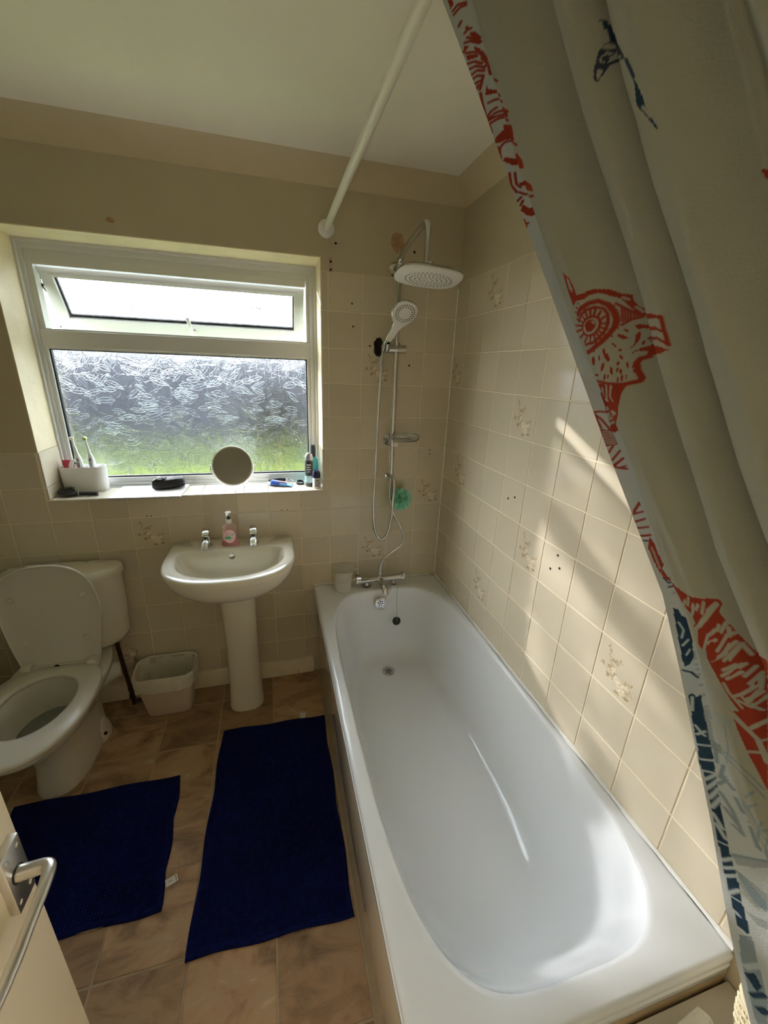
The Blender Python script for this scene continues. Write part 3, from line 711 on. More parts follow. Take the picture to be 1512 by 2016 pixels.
b = BM(); lathe(b, (RXs, RYs - .012, 1.335), [(.006, 0), (.006, .018), (.012, .022), (.012, .036), (.009, .040)], 20, (0.1, -1, 0)); obj('clamp_knob', b, M_white, sh)
b = BM(); lathe(b, (RXs, RYs, 1.145), [(.0095, 0), (.0125, .004), (.0125, .012), (.010, .016), (.0135, .022), (.0135, .040), (.0125, .050)], 22); lathe(b, (RXs - .004, RYs, 1.178), [(.009, 0), (.009, .018), (.012, .020), (.012, .032), (.008, .036)], 16, (-.9, -.5, 0)); obj('diverter', b, M_chrome, sh)

# hand shower in its cradle
hs = thing('hand_shower', 'white and chrome hand shower head propped on the riser', 'shower head', (-.372, -.095, 1.745))
HZ = Vector((.26, -.60, .75)).normalized(); FN = Vector((.05, -.70, -.70)); FN = (FN - HZ * FN.dot(HZ)).normalized(); SX = HZ.cross(FN).normalized()
base_h = Vector((-.368, -.094, 1.786))
def hp_(l, sx, fn): return base_h + HZ * l + SX * sx + FN * fn
b = BM(); rings = []
for l, wd, dp, of in ((0, .0115, .0105, 0), (.02, .013, .011, .001), (.05, .0145, .0105, .003), (.08, .0155, .010, .006), (.10, .021, .0095, .008), (.118, .036, .009, .011), (.14, .050, .009, .013), (.165, .0555, .009, .0145), (.19, .050, .009, .0155), (.207, .032, .008, .016), (.213, .014, .005, .016)):
    rings.append([hp_(l, wd * math.copysign(abs(math.cos(t)) ** .8, math.cos(t)), of + dp * math.copysign(abs(math.sin(t)) ** .9, math.sin(t))) for t in [2 * PI * k / 24 for k in range(24)]])
loft(b, rings); obj('handset', b, M_chrome, hs)
b = BM(); rings = []
for l, wd in ((.018, .0105), (.05, .0125), (.08, .0135), (.10, .019), (.118, .034), (.14, .048), (.165, .0535), (.19, .048), (.206, .030), (.211, .012)):
    f_ = .0025 + .0095 + {True: .0030 + (l - .018) * .16, False: .0145}[l < .1] * .9
    rings.append([hp_(l, wd * q, f_ + .0022 * (1 - q * q)) for q in (-1, -.8, -.4, 0, .4, .8, 1)] + [hp_(l, wd * q, f_ - .006) for q in (1, 0, -1)])
loft(b, rings); obj('face_plate', b, M_white, hs)
b = BM()
for rr_, n_ in ((.037, 24), (.028, 18)):
    for k in range(n_):
        a = 2 * PI * k / n_; lathe(b, hp_(.163 + rr_ * math.cos(a), rr_ * math.sin(a) * 1.1, .0265), [(.0026, -.003), (.0022, .0025)], 6, FN)
o = obj('spray_nozzles', b, M_nozzle, hs, smooth=0); o['kind'] = 'stuff'
b = BM(); lathe(b, base_h - HZ * .030, [(.0085, 0), (.0105, .006), (.0125, .014), (.0125, .030), (.0105, .034)], 20, HZ); obj('handset_collar', b, M_chrome, hs)

def hose_thing(label, pts):
    b = BM(); hose(b, pts, .0072); o = obj('shower_hose', b, M_chrome, None, smooth=60, org=pts[0]); return tag(o, label, 'hose')
p0 = base_h - HZ * .03
hose_thing('long chrome hose looping down from the hand shower beside the riser', [tuple(p0), (-.384, -.090, 1.68), (-.392, -.088, 1.50), (-.398, -.086, 1.25), (-.402, -.086, 1.0), (-.392, -.088, .895), (-.362, -.092, .842), (-.328, -.096, .868), (-.310, -.098, .96), (-.304, -.098, 1.06), (-.302, -.096, 1.125), (-.305, -.090, 1.165), (-.318, -.080, 1.176), (-.328, -.074, 1.178)])
hose_thing('short chrome hose curling from the riser foot down to the mixer tap', [(-.312, -.066, 1.146), (-.314, -.068, 1.08), (-.305, -.078, 1.01), (-.285, -.090, .955), (-.252, -.100, .892), (-.238, -.104, .852), (-.250, -.104, .805), (-.300, -.100, .765), (-.340, -.094, .728), (-.353, -.087, .69), (-.354, -.085, .684)])

# mint bath pouf
pf = thing('bath_pouf', 'mint green mesh bath pouf hanging behind the shower hose', 'bath sponge', (-.255, -.062, 1.10))
b = BM(); rr = random.Random(5); pc = Vector((-.257, -.066, 1.045))
for k in range(60):
    ax = Vector((rr.gauss(0, 1), rr.gauss(0, 1), rr.gauss(0, 1))).normalized(); U = ax.orthogonal().normalized(); V = ax.cross(U); ph = rr.uniform(0, 6); n_ = 18
    a0 = rr.uniform(0, 6); span = rr.uniform(1.6, 3.6); prev = None
    for i in range(n_ + 1):
        a = a0 + span * i / n_; dr = U * math.cos(a) + V * math.sin(a)
        wv = .0075 * math.sin(a * 7 + ph); R_ = rr.uniform(.040, .062)
        q = [pc + dr * .022 + ax * wv * .2, pc + dr * .040 + ax * wv, pc + dr * R_ + ax * (wv * 1.9)]
        for p in q: p.y = min(p.y, -.006)
        q = [b.verts.new(p) for p in q]
        if prev:
            for c_ in (0, 1): b.faces.new((prev[c_], q[c_], q[c_ + 1], prev[c_ + 1]))
        prev = q
obj('mesh_ruffles', b, M_pouf, pf, smooth=80)
obj('hanging_cord', tube(BM(), [(-.262, -.066, 1.07), (-.285, -.066, 1.12), (-.304, -.070, 1.158), (-.316, -.076, 1.163), (-.326, -.070, 1.156)], .0016, 6, smooth=6), M_pouf, pf)

# clear jug on the tub corner
jg = thing('measuring_jug', 'clear plastic jug on the tub rim beside the mixer tap', 'jug', (-.556, -.088, .5608))
b = BM(); lathe(b, (-.556, -.088, .5608), [(0, 0), (.039, 0), (.041, .002), (.054, .118), (.062, .124), (.062, .127), (.0525, .124), (.051, .118), (.0385, .004), (0, .0035)], 36, caps=False); obj('jug_body', b, M_clearp, jg)
b = BM(); tube(b, [(-.502, -.092, .675), (-.480, -.094, .678), (-.474, -.094, .660), (-.480, -.094, .632), (-.500, -.092, .615), (-.508, -.092, .614)], .0045, 10, smooth=6); obj('jug_handle', b, M_clearp, jg)

# ------------------------------------------------------------------ wash basin
BX = -1.081
ws = thing('washbasin', 'white pedestal washbasin on the back wall below the window', 'washbasin', (BX, -.15, 0))
def bas(sx, fy, by, n=2.5, yb=-.205):
    """outline of the basin: straight back at by, sides sx apart, bowed front at fy"""
    P = [(-sx, by), (sx, by)]
    for k in range(25):
        a = (PI) * k / 24; c, s = math.cos(a), math.sin(a)
        P.append((sx * math.copysign(abs(c) ** (2 / n), c), yb + (fy - yb) * abs(s) ** (2 / n)))
    return P
def bring(sx, fy, by, z, n=2.5, c=(0, -.2), N=96):
    P = rad_out(bas(sx, fy, by, n), c, N, z)
    for _ in range(2): P = [(P[i - 1] + P[i] * 2 + P[(i + 1) % N]) / 4 for i in range(N)]
    return [Vector((BX + p.x, p.y, z)) for p in P]
b = BM()
rings = [bring(.070, -.27, -.05, .690), bring(.105, -.315, -.03, .700), bring(.165, -.372, -.004, .722), bring(.215, -.414, -.004, .752), bring(.252, -.440, -.004, .785), bring(.270, -.453, -.004, .815), bring(.2765, -.459, -.004, .838), bring(.278, -.461, -.004, .852), bring(.275, -.458, -.004, .861), bring(.268, -.450, -.006, .8650),
         bring(.244, -.424, -.118, .8648, 2.3, (0, -.25)), bring(.232, -.410, -.130, .861, 2.2, (0, -.25)), bring(.226, -.404, -.136, .853, 2.2, (0, -.25)), bring(.216, -.392, -.143, .825, 2.2, (0, -.25)), bring(.195, -.372, -.152, .79, 2.1, (0, -.25)), bring(.150, -.342, -.168, .755, 2, (0, -.25)), bring(.09, -.305, -.20, .735, 2, (0, -.25)), bring(.03, -.265, -.235, .730, 2, (0, -.25))]
loft(b, rings); bowl = obj('basin', b, M_cer, ws, smooth=60)
def pring(hx, yb, yf, z, N=48):
    o = []
    for i in range(N):
        a = 2 * PI * i / N; c, s = math.cos(a), math.sin(a); hy = (yb - yf) / 2
        o.append(Vector((BX + .006 + hx * math.copysign(abs(c) ** .75, c), (yb + yf) / 2 + hy * math.copysign(abs(s) ** .75, s), z)))
    return o
b = BM(); loft(b, [pring(.087, -.06, -.232, 0), pring(.088, -.06, -.234, .012), pring(.083, -.06, -.232, .04), pring(.079, -.058, -.230, .15), pring(.077, -.055, -.232, .35), pring(.079, -.052, -.242, .55), pring(.084, -.05, -.262, .66), pring(.088, -.05, -.275, .705)]); obj('pedestal', b, M_cer, ws, smooth=60)
b = BM(); lathe(b, (BX - .004, -.1445, .832), [(.0145, -.004), (.0150, .001), (.0135, .003), (.0125, .0022), (0, .002)], 26, (0, -1, .28)); obj('overflow_cap', b, M_chrome, ws)
b = BM(); lathe(b, (BX, -.25, .7305), [(.024, 0), (.024, .002), (.018, .003), (.016, .0005), (0, 0)], 24); obj('basin_waste', b, M_chrome, ws)
def basin_tap(x, label):
    y, z = -.080, .8655
    t = thing('basin_tap', label, 'tap', (x, y, z), 'chrome basin taps')
    b = BM(); lathe(b, (x, y, z), [(.024, 0), (.024, .004), (.019, .007)], 28); box(b, x - .0165, x + .0165, y - .0165, y + .0165, z + .005, z + .062, .005)
    obj('tap_body', b, M_chrome, t)
    b = BM(); R = []
    for yy, zz, w_, h_ in ((-.008, .040, .0145, .013), (-.03, .038, .014, .011), (-.055, .031, .0135, .009), (-.074, .022, .013, .007)):
        R.append([Vector((x + w_ * a, y + yy, z + zz + h_ * c)) for a, c in ((-1, -.6), (-.6, -1), (.6, -1), (1, -.6), (1, .6), (.6, 1), (-.6, 1), (-1, .6))])
    loft(b, R); lathe(b, (x, y - .067, z + .010), [(.0085, 0), (.0095, .002), (.0095, .012)], 18); obj('spout', b, M_chrome, t, smooth=35)
    b = BM(); Mt = Matrix.Translation((x, y, z + .070)) @ Matrix.Rotation(math.radians(22), 4, 'X')
    box(b, -.0155, .0155, -.036, .022, -.006, .008, .004, Mt); lathe(b, (x, y, z + .058), [(.013, 0), (.013, .008)], 20); obj('tap_lever', b, M_chrome, t)
basin_tap(-1.197, 'left chrome basin tap beside the pink soap bottle')
basin_tap(-.987, 'right chrome basin tap, on the tub side of the soap bottle')
sp = thing('soap_dispenser', 'pump bottle of pink liquid soap standing between the basin taps', 'soap bottle', (-1.092, -.082, .8655))
def sring(w_, d, z): return sup(-1.092, -.082, w_, d, 3.2, 32, .8655 + z)
b = BM(); loft(b, [sring(.036, .021, 0), sring(.0385, .023, .004), sring(.038, .0225, .020), sring(.034, .020, .048), sring(.0325, .019, .066), sring(.0345, .020, .082), sring(.034, .020, .092), sring(.027, .017, .099), sring(.014, .013, .104), sring(.0125, .0125, .110)]); obj('bottle', b, M_pinkclear, sp, smooth=50)
b = BM(); loft(b, [sring(.0345, .0198, .002), sring(.0368, .0212, .005), sring(.0360, .0208, .021), sring(.0355, .0204, .0225)]); obj('liquid', b, M_pink, sp)
def oval(cx, cz, rx, rz, y0, y1, n=26): return [[Vector((cx + rx * math.cos(2 * PI * k / n), y, cz + rz * math.sin(2 * PI * k / n))) for k in range(n)] for y in (y0, y1)]
b = BM(); loft(b, oval(-1.092, .8655 + .050, .0265, .033, -.1035, -.1060)); lab = obj('front_label', b, M_pinkl, sp, smooth=0)
obj('green_patch', box(BM(), -1.112, -1.086, -.1066, -.1058, .902, .915), M_green, lab, smooth=0)
obj('white_panel', box(BM(), -1.086, -1.0705, -.1066, -.1058, .914, .936), M_paper, lab, smooth=0)
b = BM()
for k in range(6): box(b, -1.0845 + k * .0023, -1.0832 + k * .0023, -.1070, -.1064, .9165, .9335)
obj('barcode', b, M_grey, lab, smooth=0)
b = BM(); tube(b, [(-1.106, -.1066, .930), (-1.103, -.1066, .924), (-1.100, -.1066, .930), (-1.103, -.1066, .935), (-1.106, -.1066, .930)], .0009, 6); box(b, -1.109, -1.093, -.1066, -.1060, .9185, .9200); obj('printed_mark', b, M_grey, lab, smooth=0)
b = BM(); lathe(b, (-1.092, -.082, .8655 + .108), [(.0135, 0), (.0135, .018), (.012, .020)], 22); obj('collar', b, M_white, sp)
b = BM(); lathe(b, (-1.092, -.082, .8655 + .128), [(.008, 0), (.008, .008), (.0045, .009), (.0045, .022)], 16); obj('pump_stem', b, M_black, sp)
b = BM(); lathe(b, (-1.092, -.082, .8655 + .145), [(.006, 0), (.0125, .012), (.0135, .016), (.011, .018)], 20); tube(b, [(-1.092, -.085, 1.024), (-1.095, -.105, 1.025), (-1.096, -.118, 1.020)], .004, 10); obj('pump_head', b, M_white, sp)

# ------------------------------------------------------------------ toilet
TX = -1.803
tl = thing('toilet', 'white close-coupled toilet with its lid raised, left of the washbasin', 'toilet', (TX, -.35, 0))
def egg(hx, y0, y1, z, n=2.3, N=64, flat=.0, cx=TX):
    """outline blunt at the wall end (y0) and rounder at the front (y1)"""
    o = []; cy = y0 + (y1 - y0) * .46
    for i in range(N):
        a = 2 * PI * i / N; c, s = math.cos(a), math.sin(a)
        e = n if s < 0 else n + flat
        o.append(Vector((cx + hx * math.copysign(abs(c) ** (2 / e), c), cy + ((cy - y1) * -abs(s) ** (2 / n) if s < 0 else (y0 - cy) * abs(s) ** (2 / e)), z)))
    return o
b = BM()
rings = [egg(.098, -.10, -.520, 0, 2.6), egg(.100, -.10, -.522, .02, 2.6), egg(.094, -.10, -.510, .06, 2.6), egg(.090, -.09, -.505, .14, 2.5), egg(.096, -.08, -.53, .20, 2.4), egg(.120, -.07, -.59, .26, 2.3), egg(.155, -.06, -.665, .32, 2.3, flat=.5), egg(.176, -.05, -.715, .365, 2.3, flat=1), egg(.182, -.05, -.726, .392, 2.3, flat=1), egg(.180, -.05, -.724, .403, 2.3, flat=1),
         egg(.135, -.27, -.665, .403, 2.1), egg(.122, -.285, -.648, .385, 2.1), egg(.125, -.29, -.64, .34, 2.1), egg(.112, -.30, -.60, .28, 2), egg(.085, -.31, -.53, .225, 2), egg(.05, -.34, -.46, .19, 2), egg(.02, -.37, -.42, .18, 2)]
loft(b, rings)
pan = obj('pan', b, M_cer, tl, smooth=60)
for s in (-1, 1):
    b = BM(); loft(b, [sup(TX + s * .090, -.225, .026, .055, 2.4, 24, 0), sup(TX + s * .088, -.225, .024, .050, 2.4, 24, .045), sup(TX + s * .082, -.225, .016, .03, 2.2, 24, .085), sup(TX + s * .08, -.235, .008, .015, 2, 24, .10)]); obj('foot_flange', b, M_cer, pan, smooth=60)
    b = BM(); lathe(b, (TX + s * .108, -.262, .040), [(.006, 0), (.008, .006), (.004, .007)], 12, (s * .7, -.6, .3)); obj('fixing_bolt', b, M_dark, pan)
b = BM(); loft(b, [egg(.103, -.303, -.575, .262, 2), egg(.103, -.303, -.575, .2625, 2)]); obj('bowl_water', b, M_water, tl)
SO = egg(.194, -.232, -.752, 0, 2.25, 72, .9); SI = egg(.124, -.300, -.622, 0, 2.05, 72)
def zz(P, z, s=1.0, c=(TX, -.47)): return [Vector((c[0] + (p.x - c[0]) * s, c[1] + (p.y - c[1]) * s, z)) for p in P]
b = BM(); R = [zz(SI, .408, 1.03), zz(SO, .406, .985), zz(SO, .412, 1.0), zz(SO, .420, .998), zz(SO, .427, .975), zz(SI, .428, 1.10), zz(SI, .424, 1.02), zz(SI, .414, 1.0), zz(SI, .408, 1.03)]
loft(b, R, False, False); bmesh.ops.remove_doubles(b, verts=b.verts, dist=1e-5); obj('seat', b, M_seat, tl, smooth=60)
half = catmull([(.112, 0, 0), (.140, .006, 0), (.152, .05, 0), (.166, .12, 0), (.178, .20, 0), (.1835, .27, 0), (.176, .345, 0), (.150, .41, 0), (.105, .452, 0), (.05, .472, 0), (0, .476, 0)], 5)
LO = [(p.x, p.y) for p in half] + [(-p.x, p.y) for p in half[::-1][1:]]
LP = rad_out(LO, (0, .22), 72)
ML = Matrix.Translation((TX - .002, -.228, .405)) @ Matrix.Rotation(math.radians(86.5), 4, 'X')
def lid_r(s, z): return [ML @ Vector((p.x * s, .22 + (p.y - .22) * s, z)) for p in LP]
b = BM(); loft(b, [lid_r(.955, -.016), lid_r(.99, -.013), lid_r(1, -.006), lid_r(1, .004), lid_r(.985, .006), lid_r(.972, .003), lid_r(.955, .0005), lid_r(.5, .0)]); lid = obj('lid', b, M_seat, tl, smooth=50)
for x, y in ((-.125, .335), (.125, .335), (-.110, .135), (.110, .135)):
    b = BM(); A = (ML.to_3x3() @ Vector((0, 0, 1))).normalized(); lathe(b, ML @ Vector((x, y, 0)), [(.0115, 0), (.0110, .006), (.008, .0095), (0, .0105)], 18, A); obj('lid_buffer', b, M_seat, lid)
b = BM(); box(b, TX - .135, TX + .135, -.248, -.214, .4045, .428, .008); obj('hinge_bar', b, M_seat, tl)
for s in (-1, 1): obj('hinge_block', box(BM(), TX + s * .12 - .02, TX + s * .12 + .02, -.262, -.210, .4045, .446, .007), M_seat, tl)
b = BM(); lathe(b, (TX - .012, -.2485, .423), [(.012, 0), (.011, .001)], 16, (0, -1, .2)); obj('hinge_hole', b, M_dark, tl)
def cis(hx, bow, z, c=.035, N=80):
    P = [(-hx, -.012), (hx, -.012), (hx, -.085)]
    for k in range(1, 24): x = hx - 2 * hx * k / 24; P.append((x, -.095 - (bow - .095) * (1 - (x / hx) ** 2) ** .75))
    P.append((-hx, -.085)); Q = rad_out(P, (0, -.09), N)
    for _ in range(2): Q = [(Q[i - 1] + Q[i] * 2 + Q[(i + 1) % N]) / 4 for i in range(N)]
    return [Vector((TX + p.x, p.y, z)) for p in Q]
b = BM(); loft(b, [cis(.16, .150, .404), cis(.205, .165, .425), cis(.218, .172, .46), cis(.224, .182, .60), cis(.227, .190, .762)]); obj('cistern', b, M_cer, tl, smooth=50)
b = BM(); loft(b, [cis(.226, .192, .759), cis(.236, .200, .761), cis(.238, .203, .772), cis(.236, .201, .788), cis(.228, .193, .799), cis(.20, .165, .803), cis(.10, .11, .804)]); obj('cistern_lid', b, M_cer, tl, smooth=50)
b = BM(); tube(b, [(TX + .02, -.10, .20), (TX + .07, -.065, .215), (TX + .11, -.03, .22), (TX + .135, -.022, .22)], .050, 24, smooth=6); obj('soil_pipe', b, M_white, tl)
b = BM(); R = []
rr = random.Random(8)
for k, (s_, y_) in enumerate(((1.0, -.001), (1.04, -.012), (.8, -.030), (.4, -.036))):
    R.append([Vector((-1.672 + .075 * s_ * math.cos(2 * PI * i / 30) * (1 + rr.uniform(-.16, .16)), y_ - rr.uniform(0, .008) * (k > 0), .245 + .105 * s_ * math.sin(2 * PI * i / 30) * (1 + rr.uniform(-.13, .13)))) for i in range(30)])
loft(b, R); obj('crumbled_plaster', b, M_crumb, wall_back, smooth=25)['label'] = 'crumbling plaster round the soil pipe hole'

wp = thing('supply_pipe', 'dark tarnished water pipe rising from the floor to the cistern', 'pipe', (-1.634, -.055, 0))
b = BM(); tube(b, [(-1.634, -.055, 0.001), (-1.636, -.055, .06), (-1.646, -.060, .25), (-1.652, -.062, .38), (-1.652, -.062, .403)], .0095, 14, smooth=6); obj('pipe', b, M_pipe, wp)
b = BM(); lathe(b, (-1.636, -.055, .040), [(.011, 0), (.015, .003), (.015, .018), (.012, .021), (.012, .050), (.015, .053), (.015, .068), (.011, .072)], 8); obj('isolating_valve', b, M_pipe, wp, smooth=0)
b = BM(); tube(b, [(-1.634, -.055, .012), (-1.60, -.045, .011), (-1.55, -.03, .010)], .0075, 12); obj('floor_pipe', b, M_pipe, wp)

# ------------------------------------------------------------------ waste bin with liner
wb = thing('waste_bin', 'small beige bin with a white liner on the floor beside the pedestal', 'bin', (-1.446, -.105, 0))
def bring2(hx, hy, z, n=4.5, N=72, wob=0, seed=0, dx=0):
    r_ = random.Random(seed); ph = [r_.uniform(0, 6) for _ in range(4)]
    P = sup(-1.446 + dx, -.110, hx, hy, n, N, z)
    if wob:
        for i, p in enumerate(P):
            t = 2 * PI * i / N; q = wob * (math.sin(5 * t + ph[0]) + .7 * math.sin(11 * t + ph[1]) + .5 * math.sin(23 * t + ph[2]))
            p.x += q * math.cos(t); p.y += q * math.sin(t); p.z += wob * 1.2 * math.sin(7 * t + ph[3])
            p.y = min(p.y, -.004)
    return P
b = BM(); loft(b, [bring2(.098, .058, 0), bring2(.103, .062, .004), bring2(.118, .077, .12), bring2(.132, .089, .235), bring2(.136, .093, .240), bring2(.130, .087, .243), bring2(.115, .074, .12), bring2(.096, .056, .006)]); obj('bin_body', b, M_binp, wb)
b = BM(); loft(b, [bring2(.1345, .0925, .168, wob=.0035, seed=3), bring2(.1380, .0950, .195, wob=.0022, seed=4), bring2(.1405, .0972, .225, wob=.0014, seed=2), bring2(.1415, .0975, .243, wob=.0012, seed=2), bring2(.138, .0945, .251, wob=.0012, seed=2), bring2(.131, .088, .248, wob=.0012, seed=2), bring2(.125, .082, .215, wob=.0022, seed=6), bring2(.116, .074, .16, wob=.0030, seed=7), bring2(.106, .065, .09, wob=.0034, seed=8), bring2(.096, .055, .02, wob=.002, seed=9)], False, True); obj('bin_liner', b, M_liner, wb, smooth=60)

# ------------------------------------------------------------------ bath mats
def bath_mat(name, label, corners, bob, tagpos, curl=None):
    cx = sum(c[0] for c in corners) / 4; cy = sum(c[1] for c in corners) / 4
    t = thing(name, label, 'bath mat', (cx, cy, 0), 'navy bath mats')
    A, B_, C_, D_ = [np.array(c) for c in corners]          # far left, far right, near right, near left
    W_ = np.linalg.norm(B_ - A); L_ = np.linalg.norm(D_ - A); nu, nv = int(W_ / bob) * 4, int(L_ / bob) * 4
    u = np.linspace(0, 1, nu + 1); v = np.linspace(0, 1, nv + 1); Uu, Vv = np.meshgrid(u, v)
    P = (A * ((1 - Uu) * (1 - Vv))[..., None] + B_ * (Uu * (1 - Vv))[..., None] + C_ * (Uu * Vv)[..., None] + D_ * ((1 - Uu) * Vv)[..., None])
    rs = np.random.RandomState(3); jit = rs.rand(nv // 4 + 2, nu // 4 + 2); jx = jit[np.clip((Vv * nv / 4).astype(int), 0, nv // 4), np.clip((Uu * nu / 4).astype(int), 0, nu // 4)]
    du, dv = np.abs(((Uu * nu / 4) % 1) - .5) * 2, np.abs(((Vv * nv / 4) % 1) - .5) * 2
    h = .0075 + .0062 * np.sqrt(np.clip(1 - np.maximum(du, dv) ** 2.2, 0, 1)) * (.55 + .7 * jx)
    eu = np.minimum(Uu, 1 - Uu) * W_; ev = np.minimum(Vv, 1 - Vv) * L_; ed = np.minimum(eu, ev)
    h = np.where(ed < .018, .0075 + .0035 * np.sin(np.clip(ed / .018, 0, 1) * PI), h); h = np.where(ed < 1e-6, .0005, h)
    P[..., 0] += .004 * np.sin(Vv * 17 + cx * 5) * (1 - 2 * np.abs(Uu - .5)) ** 0 * .8; P[..., 1] += .003 * np.sin(Uu * 13 + cy)
    if curl: h = h + curl * np.clip((Uu - .9) / .1, 0, 1) * np.clip((Vv - .8) / .2, 0, 1)
    V = np.dstack([P[..., 0] - cx, P[..., 1] - cy, h]).reshape(-1, 3)
    idx = np.arange((nu + 1) * (nv + 1)).reshape(nv + 1, nu + 1)
    F = np.stack([idx[:-1, :-1], idx[1:, :-1], idx[1:, 1:], idx[:-1, 1:]], -1).reshape(-1, 4)
    me = bpy.data.meshes.new('chenille_pile'); me.from_pydata(V.tolist(), [], F.tolist()); me.shade_smooth()
    pile = link('chenille_pile', me, M_navy, t)
    bk = BM(); loft(bk, [[Vector((c[0] + (cx - c[0]) * .012, c[1] + (cy - c[1]) * .012, z)) for c in corners] for z in (.0004, .004)]); obj('backing', bk, mat('pale_mat_backing', (.42, .36, .27), .9) if 'pale_mat_backing' not in bpy.data.materials else bpy.data.materials['pale_mat_backing'], t, smooth=0)
    x, y, ang = tagpos; Mt = Matrix.Translation((x, y, .0022)) @ Matrix.Rotation(ang, 4, 'Z')
    lb = obj('care_label', box(BM(), -.019, .019, -.012, .012, -.0012, .0012, M=Mt), M_paper, t, smooth=0)
    b = BM(); box(b, -.009, .002, -.001, .001, .0012, .0016, M=Mt); box(b, .012, .0145, -.010, .010, .0012, .0016, M=Mt); obj('label_print', b, M_grey, lb, smooth=0)
    return t
bath_mat('bath_mat', 'long navy chenille bath mat lying along the tub panel', [(-1.180, -.338, 0), (-.697, -.352, 0), (-.700, -1.180, 0), (-1.207, -1.164, 0)], .0098, (-.80, -.325, 1.4))
bath_mat('bath_mat', 'shorter navy chenille mat on the floor before the toilet', [(-1.925, -.527, 0), (-1.327, -.533, 0), (-1.302, -1.020, 0), (-1.90, -1.018, 0)], .0098, (-1.287, -.935, .35), curl=.006)

# ------------------------------------------------------------------ things on the window sill
Z0 = WZ0 + .0052
og = thing('toothbrush_organiser', 'white open-topped organiser box holding brushes at the left end of the sill', 'organiser', (-1.71, .14, Z0))
def ogr(s, z, g=0):
    P = []
    for x, y in ((-1.800, .104), (-1.665, .104)): P.append((x, y))
    for k in range(9): a = -PI / 2 + PI * k / 8; P.append((-1.658 + .034 * math.cos(a), .140 + .036 * math.sin(a)))
    P.append((-1.800, .176)); Q = rad_out(P, (-1.71, .14), 56)
    return [Vector((-1.71 + (p.x + 1.71) * s + (-math.copysign(g, p.x + 1.71) if g else 0), .14 + (p.y - .14) * s - (math.copysign(g, p.y - .14) if g else 0), z)) for p in Q]
b = BM(); loft(b, [ogr(.93, Z0), ogr(.95, Z0 + .003), ogr(1, Z0 + .112), ogr(1, Z0 + .116), ogr(.975, Z0 + .116), ogr(.93, Z0 + .012)]); obj('organiser_body', b, M_white, og, smooth=35)
for x in (-1.752, -1.688): obj('divider', box(BM(), x - .0012, x + .0012, .108, .172, Z0 + .012, Z0 + .108), M_white, og, smooth=0)
def toothbrush(x, y, label, head_m, turn):
    t = thing('electric_toothbrush', label, 'toothbrush', (x, y, Z0 + .0125))
    zb = Z0 + .0125; lx = -.02
    def P(h, dx=0, dy=0): return Vector((x + lx * h / .23 + dx, y + dy, zb + h))
    b = BM(); R = []
    for h, r in ((0, .013), (.004, .0145), (.05, .0145), (.10, .0145), (.135, .0135), (.15, .010), (.156, .0085)): R.append(circ(P(h), r, 20))
    loft(b, R); hb = obj('handle', b, M_brushw, t)
    b = BM(); box(b, *(P(.115).x - .006, P(.115).x + .006), y - .0158, y - .012, zb + .075, zb + .138, .002); obj('grip_panel', b, M_grey, hb)
    b = BM(); lathe(b, (P(.108).x, y - .0160, zb + .122), [(.0036, 0), (.0032, -.001)], 14, (0, 1, 0)); obj('power_button', b, M_white, hb)
    b = BM(); R = [circ(P(h), r, 14) for h, r in ((.156, .0075), (.175, .0062), (.20, .0045), (.222, .0042), (.230, .003))]; loft(b, R); obj('brush_neck', b, M_brushw, t)
    b = BM(); A = Vector((math.sin(turn), -math.cos(turn), 0)); lathe(b, P(.226), [(.0085, -.005), (.0085, .003), (.008, .0035)], 20, A); hd_ = obj('brush_head', b, M_brushw, t)
    b = BM(); lathe(b, P(.226) + A * .0036, [(.0072, 0), (.0066, .008), (0, .0082)], 18, A); obj('bristles', b, head_m, hd_)
toothbrush(-1.722, .150, 'electric toothbrush with a plain white head turned sideways, left of the pair', mat('white_bristles', (.7, .7, .66), .8), -1.3)
toothbrush(-1.672, .150, 'electric toothbrush with a yellow-green head facing the room, right of the pair', mat('yellow_green_bristles', (.45, .52, .10), .8), .1)
tp = thing('toothpaste_tube', 'red and white toothpaste tube standing in the left slot of the organiser', 'toothpaste', (-1.775, .14, Z0 + .0125))
b = BM(); R = []
for h, w_, d in ((.0, .010, .010), (.02, .010, .010), (.024, .016, .014), (.06, .018, .012), (.105, .021, .007), (.130, .022, .002)): R.append([Vector((-1.775 + p.x, .14 + p.y + h * .05, Z0 + .0125 + h)) for p in circ((0, 0, 0), w_, 22, 'z', d)])
loft(b, R); obj('tube', b, M_redp, tp)
b = BM(); tube(b, [(-1.760, .128, Z0 + .10), (-1.757, .126, Z0 + .125), (-1.748, .128, Z0 + .142), (-1.736, .132, Z0 + .138)], .0095, 12, smooth=4, rf=lambda t: 1 - .3 * t); obj('tube_cap', b, M_white, tp)

